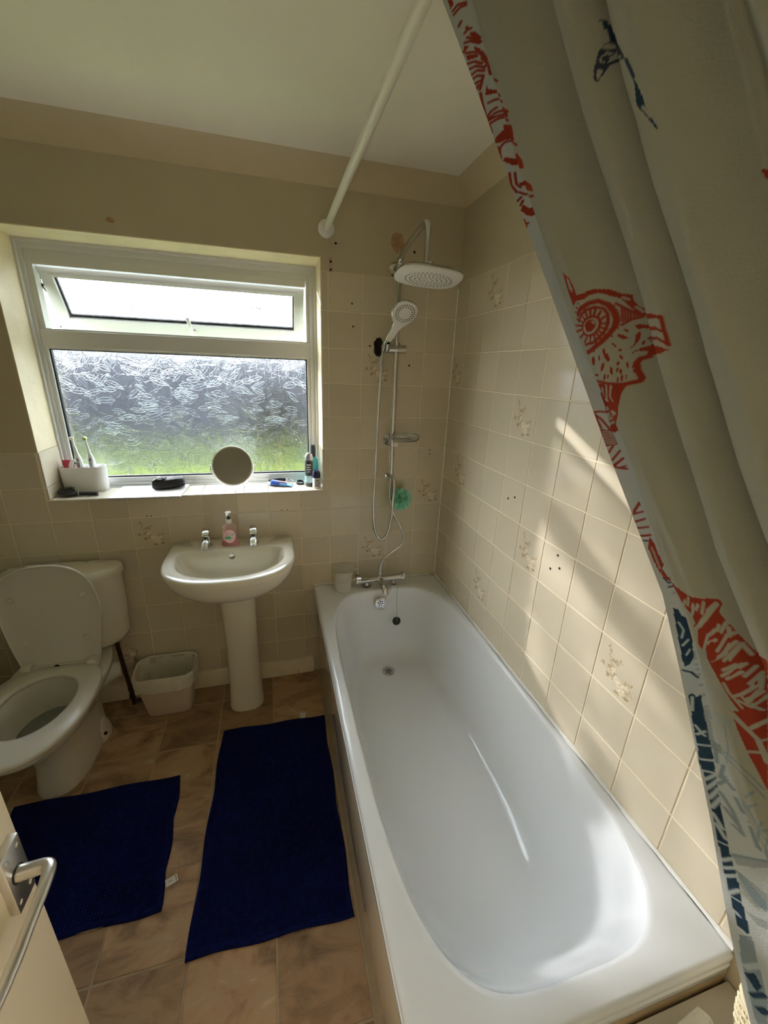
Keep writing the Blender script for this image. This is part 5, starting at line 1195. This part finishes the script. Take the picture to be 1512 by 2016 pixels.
('L','w',0.0036,[.1351,1.3806,.1372,1.3745,.1396,1.3678]),
('L','w',0.0036,[.1087,1.3366,.1225,1.3476,.1324,1.3568]),
('L','w',0.0036,[.1132,1.3341,.1231,1.3415,.1312,1.3476]),
('L','w',0.0036,[.1114,1.3445,.1198,1.3500,.1279,1.3555]),
('L','w',0.0036,[.1249,1.3482,.1348,1.3574]),
('L','w',0.0036,[.1324,1.3427,.1366,1.3482,.1408,1.3537]),
('L','w',0.0036,[.1345,1.3341,.1393,1.3402,.1441,1.3464]),
('L','w',0.0036,[.1357,1.3305,.1405,1.3402]),
('L','w',0.0036,[.1408,1.3280,.1435,1.3421]),
('L','w',0.0036,[.1090,1.3274,.1123,1.3164,.1171,1.3090,.1219,1.3017]),
('L','w',0.0036,[.1168,1.3139,.1261,1.3194,.1363,1.3292,.1411,1.3347]),
('L','w',0.0036,[.1255,1.3158,.1297,1.3103,.1345,1.3182,.1387,1.3250]),
('L','w',0.0036,[.1294,1.3139,.1360,1.3194,.1417,1.3243]),
('L','w',0.0036,[.1333,1.3084,.1387,1.3139,.1438,1.3188]),
('L','w',0.0036,[.1207,1.3097,.1318,1.3060]),
('L','w',0.0036,[.1336,1.3066,.1390,1.3023]),
('L','w',0.0036,[.1117,1.3023,.1162,1.2944,.1210,1.2821,.1258,1.2723,.1303,1.2668,.1339,1.2607]),
('L','w',0.0036,[.1297,1.2876,.1360,1.2889,.1399,1.2907]),
('L','w',0.0036,[.1237,1.2785,.1315,1.2791,.1375,1.2778]),
('L','w',0.0036,[.1285,1.2668,.1363,1.2711]),
('L','w',0.0036,[.1102,1.2907,.1075,1.3035]),
('P','r',0,[.1087,1.3782,.1096,1.3763,.1078,1.3721,.1048,1.3684,.1009,1.3666,.1000,1.3690,.1021,1.3733,.1060,1.3776]),
('P','r',0,[.1087,1.3610,.1072,1.3568,.1036,1.3531,.0979,1.3506,.0952,1.3519,.0970,1.3562,.1018,1.3604,.1069,1.3629]),
('P','r',0,[.0907,1.3941,.0904,1.3929,.0886,1.3910,.0859,1.3886,.0847,1.3880,.0847,1.3892,.0868,1.3916,.0889,1.3935]),
('P','r',0,[.1021,1.4051,.1009,1.4033,.0973,1.4002,.0937,1.3978,.0919,1.3971,.0925,1.3984,.0958,1.4014,.0994,1.4039]),
('P','r',0,[.1303,1.3519,.1291,1.3494,.1249,1.3445,.1192,1.3396,.1165,1.3384,.1183,1.3415,.1234,1.3470,.1285,1.3513]),
('P','r',0,[.1399,1.3378,.1399,1.3360,.1393,1.3341,.1384,1.3323,.1375,1.3317,.1375,1.3335,.1381,1.3354,.1390,1.3372]),
('P','r',0,[.1417,1.3201,.1405,1.3176,.1378,1.3146,.1348,1.3115,.1333,1.3109,.1342,1.3133,.1372,1.3170,.1402,1.3194]),
('P','r',0,[.1087,1.2938,.1162,1.2956,.1246,1.2986,.1318,1.3011,.1369,1.3011,.1417,1.3011,.1405,1.2931,.1390,1.2846,.1375,1.2766,.1357,1.2681,.1339,1.2595,.1321,1.2509,.1303,1.2418,.1285,1.2332,.1264,1.2240,.1246,1.2154,.1225,1.2063,.1207,1.2148,.1192,1.2234,.1174,1.2320,.1156,1.2399,.1141,1.2485,.1129,1.2570,.1117,1.2656,.1108,1.2748,.1102,1.2846]),
('L','w',0.006,[.1102,1.2907,.1138,1.2852,.1174,1.2803,.1213,1.2754,.1279,1.2668,.1285,1.2583,.1294,1.2497,.1300,1.2411]),
('L','w',0.004,[.1252,1.2785,.1336,1.2858,.1402,1.2907]),
('L','w',0.003,[.1147,1.2485,.1219,1.2497,.1294,1.2515]),
('L','w',0.002,[.1312,1.2662,.1357,1.2687]),
('P','b',0,[.0072,1.3690,.0114,1.3684,.0141,1.3562,.0655,1.3794,.0664,1.3702,.0165,1.3207,.0153,1.3103,.0147,1.2980,.0099,1.2870,.0054,1.2797,.0042,1.2895,.0045,1.3011,.0048,1.3127,.0051,1.3243,.0057,1.3360,.0060,1.3476,.0066,1.3586]),
('P','c',0,[.0033,1.2778,.0138,1.2919,.0132,1.2809,.0129,1.2705,.0117,1.2515,.0027,1.2362,.0033,1.2577]),
('L','b',0.003,[.0033,1.2748,.0090,1.2736,.0129,1.2674]),
('L','b',0.0025,[.0069,1.3592,.0147,1.3574]),
('L','c',0.002,[.0090,1.3482,.0117,1.3372,.0081,1.3250]),
('L','c',0.002,[.0072,1.3133,.0138,1.3237]),
('L','c',0.0016,[.0084,1.2993,.0129,1.3090]),
('P','b',0,[.0027,1.2362,.0060,1.2411,.0087,1.2362,.0120,1.2418,.0117,1.2295,.0117,1.2179,.0114,1.2057,.0111,1.1928,.0111,1.1800,.0108,1.1671,.0102,1.1543,.0096,1.1414,.0009,1.1322,.0015,1.1481,.0024,1.1647,.0024,1.1763,.0021,1.1879,.0021,1.2002,.0024,1.2124,.0027,1.2246]),
('L','c',0.0022,[.0054,1.2350,.0033,1.2130]),
('L','c',0.0022,[.0051,1.1904,.0084,1.1781]),
('L','c',0.0022,[.0057,1.1836,.0090,1.1928]),
('L','c',0.0022,[.0042,1.1720,.0099,1.1818]),
('L','c',0.0022,[.0030,1.1800,.0042,1.1659]),
('L','c',0.0022,[.0018,1.1598,.0108,1.1641]),
('L','c',0.0022,[.0069,1.1977,.0093,1.1861]),
('P','b',0,[.0027,1.2118,.0114,1.2167,.0114,1.2014,.0114,1.1861,.0114,1.1732,.0111,1.1610,.0105,1.1488,.0099,1.1365,.0093,1.1243,.0087,1.1133,.0084,1.1023,.0078,1.0906,.0075,1.0790,.0072,1.0668,.0069,1.0533,.0069,1.0405,.0069,1.0270,.0069,1.0129,.0072,1.0007,.0078,.9897,.0081,.9762,.0087,.9646,.0090,.9512,.0093,.9408,.0096,.9297,.0096,.9181,.0099,.9071,.0105,.8930,.0111,.8790,.0099,.8704,.0075,.8710,.0048,.8710,.0045,.8833,.0045,.8967,.0042,.9083,.0039,.9206,.0036,.9316,.0033,.9432,.0030,.9542,.0027,.9652,.0024,.9781,.0024,.9921,.0021,1.0050,.0021,1.0191,.0018,1.0319,.0018,1.0448,.0018,1.0576,.0015,1.0698,.0015,1.0827,.0015,1.0949,.0015,1.1072,.0015,1.1200,.0003,1.1298,.0012,1.1433,.0018,1.1555,.0021,1.1665,.0021,1.1775,.0024,1.1891,.0024,1.2002]),
('L','c',0.0024,[.0027,1.1598,.0108,1.1641]),
('L','c',0.0024,[.0015,1.1365,.0063,1.1402,.0114,1.1439]),
('L','c',0.0024,[.0009,1.1188,.0051,1.1218,.0093,1.1243]),
('L','c',0.0024,[.0009,1.1041,.0090,1.1218]),
('L','c',0.0024,[.0012,1.0906,.0090,1.1133]),
('L','c',0.0024,[.0018,1.0772,.0087,1.1017]),
('L','c',0.0024,[.0021,1.0631,.0081,1.0870]),
('L','c',0.0024,[.0021,1.0558,.0039,1.0460,.0057,1.0356]),
('L','c',0.0024,[.0024,1.0393,.0045,1.0301,.0063,1.0197]),
('L','c',0.0024,[.0024,1.0093,.0072,1.0111]),
('L','c',0.0024,[.0024,.9775,.0081,.9928]),
('L','c',0.0024,[.0027,.9652,.0081,.9775]),
('L','c',0.0024,[.0027,.9518,.0090,.9665]),
('L','c',0.0024,[.0036,.9249,.0090,.9426]),
('L','c',0.0024,[.0039,.9206,.0084,.9218]),
('L','c',0.0024,[.0054,.8973,.0066,.8930]),
('L','c',0.0024,[.0033,1.1904,.0057,1.1836,.0084,1.1775]),
('L','c',0.0024,[.0030,1.1757,.0093,1.1849]),
('P','l',0,[.0048,.8545,.0117,.8729,.0120,.8594,.0120,.8447,.0123,.8313,.0126,.8178,.0129,.8043,.0129,.7921,.0129,.7792,.0132,.7676,.0120,.7487,.0108,.7285,.0096,.7089,.0039,.6838,.0036,.6960,.0036,.7095,.0033,.7217,.0033,.7352,.0033,.7480,.0033,.7615,.0033,.7744,.0033,.7878,.0036,.8025,.0036,.8160,.0042,.8355]),
('P','b',0,[.0030,.7792,.0093,.7994,.0105,.7915,.0114,.7823,.0081,.7615,.0063,.7670,.0048,.7737]),
('L','b',0.003,[.0042,.7401,.0123,.7725]),
('L','c',0.003,[.0045,.7933,.0087,.8098,.0129,.8264]),
('L','b',0.004,[.0066,.7211,.0114,.7395]),
('L','g',0.0028,[.0643,1.3500,.0847,1.3598]),
('L','g',0.0028,[.0150,1.2956,.0925,1.3482]),
('L','g',0.0028,[.0144,1.2864,.0931,1.3451]),
('L','g',0.0028,[.0141,1.2791,.0853,1.3354,.0973,1.3396]),
('L','g',0.0028,[.0135,1.2705,.0853,1.3274,.0979,1.3317]),
('L','g',0.0028,[.0129,1.2552,.0874,1.3146,.1027,1.3194]),
('L','g',0.0028,[.0129,1.2405,.0730,1.2925]),
('L','g',0.0028,[.0126,1.2234,.0898,1.2840,.1018,1.2840,.1090,1.2809]),
('L','g',0.0028,[.0135,1.2026,.0129,1.1885,.0123,1.1738,.0150,1.1659]),
('L','g',0.0028,[.0922,1.2785,.0919,1.2699,.0922,1.2619,.0919,1.2534,.0847,1.2375,.0778,1.2210]),
('L','g',0.0028,[.0120,1.1647,.0153,1.1579,.0733,1.2179]),
('L','g',0.0028,[.0829,1.2736,.0799,1.2613]),
('L','g',0.0028,[.0952,1.2754,.0946,1.2662]),
('L','g',0.0028,[.1045,1.2797,.1027,1.2656]),
('L','g',0.0028,[.1084,1.2699,.1066,1.2607,.1048,1.2509]),
('L','g',0.0028,[.0126,1.2124,.0123,1.2020]),
('L','g',0.0028,[.0150,1.2075,.0640,1.2564]),
('L','g',0.002,[.0619,1.2968,.0144,1.2430]),
('L','g',0.002,[.0132,1.2228,.0123,1.2106]),
('L','g',0.0016,[.0165,1.3072,.0153,1.2962]),
('L','g',0.002,[.0787,1.3084,.0676,1.2913]),
('L','g',0.002,[.0150,1.2210,.0141,1.2093]),
('L','g',0.0016,[.0784,1.3555,.0165,1.2962]),
('L','g',0.002,[.0853,1.3121,.0817,1.2999]),
('L','g',0.002,[.0724,1.2748,.0610,1.2583]),
('L','g',0.0016,[.0820,1.3574,.0784,1.3470]),
('L','g',0.002,[.0901,1.3139,.0871,1.3017]),
('L','g',0.002,[.0838,1.2803,.0763,1.2668]),
('L','g',0.0016,[.0844,1.3586,.0823,1.3494]),
('L','g',0.002,[.0943,1.3152,.0916,1.3029]),
('L','g',0.002,[.0898,1.2815,.0856,1.2711]),
('L','g',0.0016,[.0865,1.3592,.0847,1.3500]),
('L','g',0.002,[.0982,1.3164,.0955,1.3035]),
('L','g',0.002,[.0952,1.2821,.0916,1.2723]),
('L','g',0.0016,[.0886,1.3598,.0871,1.3513]),
('L','g',0.002,[.1015,1.3170,.0991,1.3035]),
('L','g',0.002,[.0997,1.2821,.0970,1.2736]),
('L','g',0.0016,[.0910,1.3610,.0892,1.3519]),
('L','g',0.002,[.1048,1.3182,.1024,1.3042]),
('L','g',0.002,[.1033,1.2815,.1012,1.2736]),
('L','g',0.0016,[.0931,1.3617,.0913,1.3525]),
('L','g',0.002,[.1072,1.3182,.1051,1.3042]),
('L','g',0.002,[.1063,1.2809,.1048,1.2736]),
('L','g',0.0016,[.0952,1.3623,.0937,1.3537]),
('L','l',0.0026,[.0123,1.1732,.0156,1.1671,.0739,1.2277,.0877,1.2301,.0988,1.2301,.1048,1.2271,.1087,1.2228,.1123,1.2179,.1156,1.2124,.1192,1.2075]),
('L','l',0.0026,[.0123,1.1671,.0150,1.1616,.0652,1.2167,.0820,1.2216,.0916,1.2203,.0997,1.2191,.1051,1.2161,.1087,1.2118,.1120,1.2069,.1153,1.2020,.1183,1.1965]),
('L','l',0.0026,[.0964,1.2705,.0943,1.2607,.0913,1.2497,.0883,1.2387,.0643,1.2063]),
('L','l',0.0026,[.0135,1.1628,.0120,1.1420]),
('L','l',0.0026,[.0156,1.1414,.0114,1.1200,.0144,1.1255]),
('L','l',0.0026,[.0093,1.1090,.0150,1.1218]),
('L','l',0.0026,[.0090,1.0974,.0105,1.0906,.0117,1.0839,.0132,1.0766,.0141,1.0662,.0150,1.0552,.0159,1.0448]),
('L','l',0.0026,[.0093,1.0753,.0111,1.0686,.0129,1.0625,.0147,1.0564]),
('L','l',0.0026,[.0153,1.1182,.0171,1.1108,.0706,1.1708,.0823,1.1708,.0817,1.1628,.0790,1.1543,.0763,1.1457,.0216,1.0582,.0219,1.0497,.0222,1.0405]),
('L','l',0.0026,[.0171,1.0998,.0180,1.0913,.0189,1.0827,.0757,1.1506,.0213,1.0656,.0216,1.0545,.0225,1.0454,.0234,1.0362]),
('L','l',0.0026,[.0844,1.1757,.0880,1.1689,.0910,1.1628,.0934,1.1567,.0952,1.1500,.0985,1.1445]),
('L','l',0.0026,[.0904,1.1720,.0934,1.1653,.0958,1.1592,.0982,1.1530,.1009,1.1469,.1030,1.1408]),
('L','l',0.0026,[.0210,1.0717,.1081,1.1653]),
('L','l',0.0026,[.0210,1.0625,.0964,1.1518,.1111,1.1585]),
('L','l',0.0026,[.0216,1.0503,.1066,1.1475]),
('L','l',0.0026,[.0219,1.0374,.0946,1.1298]),
('L','l',0.0026,[.0114,1.0527,.0138,1.0490,.0159,1.0448]),
('L','l',0.0026,[.0901,1.1830,.1099,1.2014]),
('L','l',0.0026,[.0904,1.1720,.1090,1.1867]),
('P','g',0,[.0078,1.0019,.0138,1.0093,.0171,1.0136,.0204,1.0178,.0871,1.1200,.0255,1.0148,.0180,.9983,.0138,.9921,.0099,.9860]),
('L','l',0.0022,[.0081,.9977,.0117,1.0032,.0150,1.0081,.0186,1.0136,.0222,1.0191,.0264,1.0264]),
('P','g',0,[.0087,.9762,.0114,.9744,.0138,.9720,.0165,.9695,.0189,.9665,.0222,.9665,.0213,.9512,.0207,.9365,.0162,.9334,.0126,.9395,.0108,.9469,.0090,.9536,.0090,.9652]),
('P','l',0,[.0090,.9689,.0120,.9671,.0150,.9652,.0171,.9597,.0192,.9548,.0213,.9499,.0204,.9334,.0177,.9353,.0150,.9377,.0135,.9450,.0120,.9530,.0105,.9609]),
('L','w',0.003,[.0099,.9432,.0120,.9389,.0141,.9346,.0162,.9310]),
('P','g',0,[.0108,.9120,.0156,.9145,.0198,.9175,.0195,.9047,.0150,.9004,.0129,.9059]),
('L','l',0.0025,[.0099,.9738,.0123,.9677,.0147,.9616]),
('P','r',0,[.0042,2.1625,.0081,2.1582,.0072,2.1527,.0036,2.1508]),
('L','r',0.003,[.0051,2.1472,.0105,2.1496,.0174,2.1453]),
('L','r',0.003,[.0048,2.1429,.0114,2.1453,.0168,2.1429]),
('L','r',0.003,[.0075,2.1166,.0111,2.1184,.0105,2.1209]),
('L','r',0.003,[.0108,2.1178,.0135,2.1166]),
('L','r',0.003,[.0081,2.1105,.0132,2.1037,.0168,2.0964]),
('L','r',0.003,[.0120,2.1117,.0156,2.1013]),
('L','r',0.003,[.0141,2.1105,.0174,2.1007]),
('L','r',0.003,[.0048,2.1068,.0096,2.1044,.0153,2.0964]),
('L','r',0.003,[.0012,2.0988,.0054,2.1007]),
('L','r',0.003,[.0027,2.0958,.0120,2.0884,.0150,2.0793]),
('L','r',0.003,[.0009,2.0836,.0066,2.0811,.0114,2.0744]),
('L','r',0.003,[.0009,2.0768,.0063,2.0756,.0117,2.0695]),
('L','r',0.003,[.0006,2.0695,.0060,2.0701,.0111,2.0652]),
('L','r',0.003,[.0000,2.0646,.0045,2.0646,.0090,2.0609]),
('L','r',0.003,[.0012,2.0579,.0063,2.0572]),
('L','r',0.003,[.0087,2.0597,.0030,2.0487]),
('L','r',0.003,[.0129,2.0799,.0156,2.0707,.0120,2.0683]),
('L','r',0.003,[.0156,2.0676,.0147,2.0579,.0733,2.0218]),
('L','r',0.003,[.0144,2.0860,.0159,2.0750]),
('L','r',0.003,[.0027,2.0542,.0006,2.0517]),
('L','r',0.003,[.0024,2.0444,.0009,2.0334,.0000,2.0187]),
('L','r',0.003,[.0060,2.0291,.0114,2.0285,.0715,2.0004]),
('L','r',0.003,[.0006,2.0150,.0060,2.0187,.0105,2.0193]),
('L','r',0.003,[.0018,2.0126,.0093,2.0144,.0736,1.9899]),
('L','r',0.003,[.0000,2.0108,.0084,2.0101,.0769,1.9832]),
('L','r',0.003,[.0015,2.0065,.0096,2.0065,.0778,1.9783]),
('L','r',0.003,[.0658,1.9961,.0805,1.9863]),
('L','r',0.003,[.0000,2.0046,.0000,1.9961]),
('L','r',0.003,[.0009,1.9698,.0027,1.9747,.0081,1.9777,.0736,1.9575,.0832,1.9502]),
('L','r',0.003,[.0012,1.9728,.0000,1.9624]),
('L','r',0.003,[.0033,1.9410,.0009,1.9269,.0033,1.9159]),
('L','r',0.003,[.0081,1.9386,.0057,1.9257,.0081,1.9196]),
('L','r',0.003,[.0054,1.9147,.0099,1.9092,.0886,1.8927]),
('L','r',0.003,[.0000,1.9049,.0054,1.9080]),
('L','r',0.003,[.0021,1.8988,.0057,1.9031]),
('L','r',0.003,[.0003,1.8804,.0003,1.8755,.0027,1.8749]),
('L','r',0.003,[.0003,1.8755,.0000,1.8713]),
('L','r',0.003,[.0000,1.9771,.0000,1.9698]),
('L','r',0.003,[.0051,2.1276,.0081,2.1307]),
('P','r',0,[.0030,2.1044,.0054,2.1025,.0018,2.0964]),
('P','r',0,[.0099,2.0970,.0141,2.0915,.0150,2.0854,.0099,2.0927]),
('P','r',0,[.0021,2.0933,.0114,2.0866,.0105,2.0829,.0021,2.0866]),
('P','r',0,[.0051,2.0389,.0096,2.0505,.0096,2.0438,.0141,2.0383,.0703,2.0095,.0709,2.0052,.0123,2.0352]),
('P','r',0,[.0105,2.0132,.0799,1.9863,.0778,1.9808]),
('P','r',0,[.0000,1.9863,.0054,1.9899,.0105,1.9918,.0117,1.9973,.0817,1.9722,.0817,1.9636,.0808,1.9557,.0087,1.9795,.0000,1.9808]),
('P','r',0,[.0006,1.9587,.0039,1.9612,.0117,1.9545,.0805,1.9428,.0859,1.9337,.0865,1.9239,.0087,1.9477]),
('P','r',0,[.0087,1.9257,.0823,1.9123,.0904,1.9043,.0904,1.8970,.0760,1.9031,.0084,1.9208]),
('P','r',0,[.0003,1.8933,.0045,1.8988,.0084,1.8921,.0799,1.8774,.0084,1.8811,.0045,1.8841]),
('P','b',0,[.2096,1.9948,.2117,1.9924,.2120,1.9863,.2378,1.9698,.2393,1.9606,.2111,1.9753,.2111,1.9802,.2102,1.9869]),
('P','d',0,[.2027,1.9600,.2018,1.9539,.2027,1.9496,.2048,1.9520,.2072,1.9551,.2090,1.9587,.2321,1.9526,.2423,1.9471,.2438,1.9453,.2417,1.9532,.2393,1.9612,.2111,1.9759,.2081,1.9753,.2066,1.9716,.2048,1.9655]),
('P','w',0,[.2042,1.9594,.2060,1.9587,.2069,1.9587,.2060,1.9563,.2036,1.9520,.2033,1.9551]),
('P','w',0,[.2084,1.9606,.2102,1.9636,.2114,1.9667,.2402,1.9514,.2408,1.9496,.2114,1.9612]),
('P','w',0,[.2060,1.9643,.2072,1.9685,.2087,1.9691,.2102,1.9685,.2105,1.9661,.2099,1.9636,.2087,1.9624,.2072,1.9618]),
('P','d',0,[.2066,1.9649,.2072,1.9667,.2087,1.9679,.2102,1.9655,.2090,1.9636,.2078,1.9618]),
('L','w',0.0026,[.2093,1.9740,.2108,1.9710,.2318,1.9600]),
('P','b',0,[.2459,1.9300,.2474,1.9245,.2489,1.9147,.2489,1.9061,.2516,1.8957,.2552,1.8853,.2537,1.8859,.2489,1.8963,.2459,1.9031,.2429,1.9098,.2441,1.9171,.2453,1.9233]),
('L','w',0.0024,[.2471,1.9061,.2513,1.8963]),
('L','b',0.0028,[.2438,1.9453,.2456,1.9373,.2465,1.9306]),
('P','r',0,[.2885,1.8303,.2933,1.8291,.2990,1.8278,.2978,1.8223,.2963,1.8174,.2897,1.8235]),
]
def paint_curtain(Uu, Vv):
    C = np.zeros(Uu.shape + (3,)); C[:] = (.31, .318, .27); C[Uu < .047] = (.40, .435, .44)  # left strip paler and bluer: window backlight painted into the cloth colour
    pal = {'r': (.25, .040, .024), 'w': (.31, .318, .27), 'b': (.022, .045, .075), 'g': (.27, .31, .31), 'c': (.36, .42, .44), 'l': (.20, .25, .27), 'd': (.04, .05, .075)}
    for kind, col, wd, pts in PRINT:
        p = np.array(pts, float).reshape(-1, 2); m = wd + .002
        u0, u1, v0, v1 = p[:, 0].min() - m, p[:, 0].max() + m, p[:, 1].min() - m, p[:, 1].max() + m
        i0, i1 = np.searchsorted(sg, (u0, u1)); j0, j1 = np.searchsorted(zg, (v0, v1))
        if i1 <= i0 or j1 <= j0: continue
        X, Y = Uu[j0:j1, i0:i1], Vv[j0:j1, i0:i1]
        if kind == 'P':
            ins = np.zeros(X.shape, bool)
            for (xa, ya), (xb, yb) in zip(p, np.roll(p, -1, 0)):
                if ya == yb: continue
                ins ^= ((ya > Y) != (yb > Y)) & (X < (xb - xa) * (Y - ya) / (yb - ya) + xa)
            k = ins.astype(float)
        else:
            d = np.full(X.shape, 9.0)
            for (xa, ya), (xb, yb) in zip(p, p[1:]):
                L2 = (xb - xa) ** 2 + (yb - ya) ** 2 + 1e-12; t = np.clip(((X - xa) * (xb - xa) + (Y - ya) * (yb - ya)) / L2, 0, 1)
                d = np.minimum(d, np.hypot(X - xa - t * (xb - xa), Y - ya - t * (yb - ya)))
            k = np.clip((wd / 2 + .0006 - d) / .0012, 0, 1)
        C[j0:j1, i0:i1] = C[j0:j1, i0:i1] * (1 - k[..., None]) + np.array(pal[col]) * k[..., None]
    return C
cu = thing('shower_curtain', 'pale printed shower curtain with red birds, swept aside at the right', 'shower curtain', (-.616, -1.5, 2.2))
Pc = curtain_pos(SG, ZG); V = (Pc - np.array(cu.location)).reshape(-1, 3)
nz_, ns_ = SG.shape; idx = np.arange(nz_ * ns_).reshape(nz_, ns_)
F = np.stack([idx[:-1, :-1], idx[:-1, 1:], idx[1:, 1:], idx[1:, :-1]], -1).reshape(-1, 4)
me = bpy.data.meshes.new('curtain_cloth')
me.vertices.add(len(V)); me.vertices.foreach_set('co', V.astype(np.float32).ravel())
me.loops.add(F.size); me.loops.foreach_set('vertex_index', F.astype(np.int32).ravel())
me.polygons.add(len(F)); me.polygons.foreach_set('loop_start', np.arange(0, F.size, 4, dtype=np.int32))
me.update(calc_edges=True); me.shade_smooth()
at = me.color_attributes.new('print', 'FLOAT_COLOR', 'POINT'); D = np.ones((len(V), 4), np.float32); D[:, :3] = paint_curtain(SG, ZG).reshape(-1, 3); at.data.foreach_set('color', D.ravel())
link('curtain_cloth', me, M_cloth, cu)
for k in range(7):
    y = -1.24 - k * .105; b = BM(); tube(b, [Vector((-.616 + .021 * math.cos(2 * PI * i / 18), y, 2.206 + .021 * math.sin(2 * PI * i / 18))) for i in range(19)], .002, 6); obj('curtain_ring', b, M_white, cu)

# ------------------------------------------------------------------ behind the tub end
lg = thing('boxed_ledge', 'cream boxed-in ledge behind the near end of the tub', 'ledge', (-.22, -1.97, 0))
obj('ledge_top', box(BM(), -.46, -.004, YF + .004, -1.701, .457, .475, .003), mat('cream_ledge_paint', (.80, .78, .72), .35), lg)
obj('ledge_front', box(BM(), -.456, -.444, YF + .004, -1.701, 0, .4568, .001), M_skirt, lg)
obj('ledge_end', box(BM(), -.4438, -.004, -1.716, -1.701, 0, .4568, .001), M_skirt, lg)
bt = thing('storage_tub', 'white plastic storage tub with a rimmed lid on the ledge behind the bath', 'storage tub', (-.20, -1.81, .475))
def stp(s, z): return [Vector((-.20 + (x + .20) * s, -1.81 + (y + 1.81) * s, z)) for x, y in ((-.128, -1.722), (-.118, -1.738), (-.146, -1.885), (-.165, -1.900), (-.28, -1.885), (-.292, -1.870), (-.265, -1.748), (-.250, -1.738))]
b = BM(); loft(b, [stp(.90, .4752), stp(.96, .500)]); obj('tub_body', b, M_white, bt, smooth=20)
b = BM(); loft(b, [stp(.97, .500), stp(1.0, .502), stp(1.0, .512), stp(.95, .5125), stp(.92, .507), stp(.3, .5065)]); obj('tub_lid', b, M_white, bt, smooth=20)
bk = thing('woven_basket', 'small cream woven basket on the ledge beside the curtain edge', 'basket', (-.066, -1.86, .475))
b = BM(); NP = 36
def bkp(a, z, g=0.0):
    f = .80 + .20 * math.sin((z - .475) / .125 * PI / 2); return Vector((-.066 + (.055 * f + g) * math.cos(a), -1.86 + (.118 * f + g) * math.sin(a), z))
for k in range(NP):
    a = 2 * PI * k / NP; tube(b, [bkp(a, .477 + .0125 * i) for i in range(11)], .0020, 6)
obj('upright_canes', b, M_wicker, bk)
b = BM()
for r_ in range(15):
    z = .481 + r_ * .0079; P = [bkp(2 * PI * i / (NP * 4), z + .0015 * math.sin(i * .5), (.0026) * math.cos(PI * i / 4 + PI * (r_ % 2))) for i in range(NP * 4 + 1)]
    tube(b, P, .0030, 6)
obj('woven_strands', b, M_wicker, bk)
b = BM(); P = [bkp(2 * PI * i / 60, .602) for i in range(61)]; tube(b, P, .0055, 8); obj('basket_rim', b, M_wicker, bk)
b = BM(); loft(b, [[bkp(2 * PI * i / 40, z, -.003) for i in range(40)] for z in (.476, .480)]); obj('basket_base', b, M_wicker, bk)
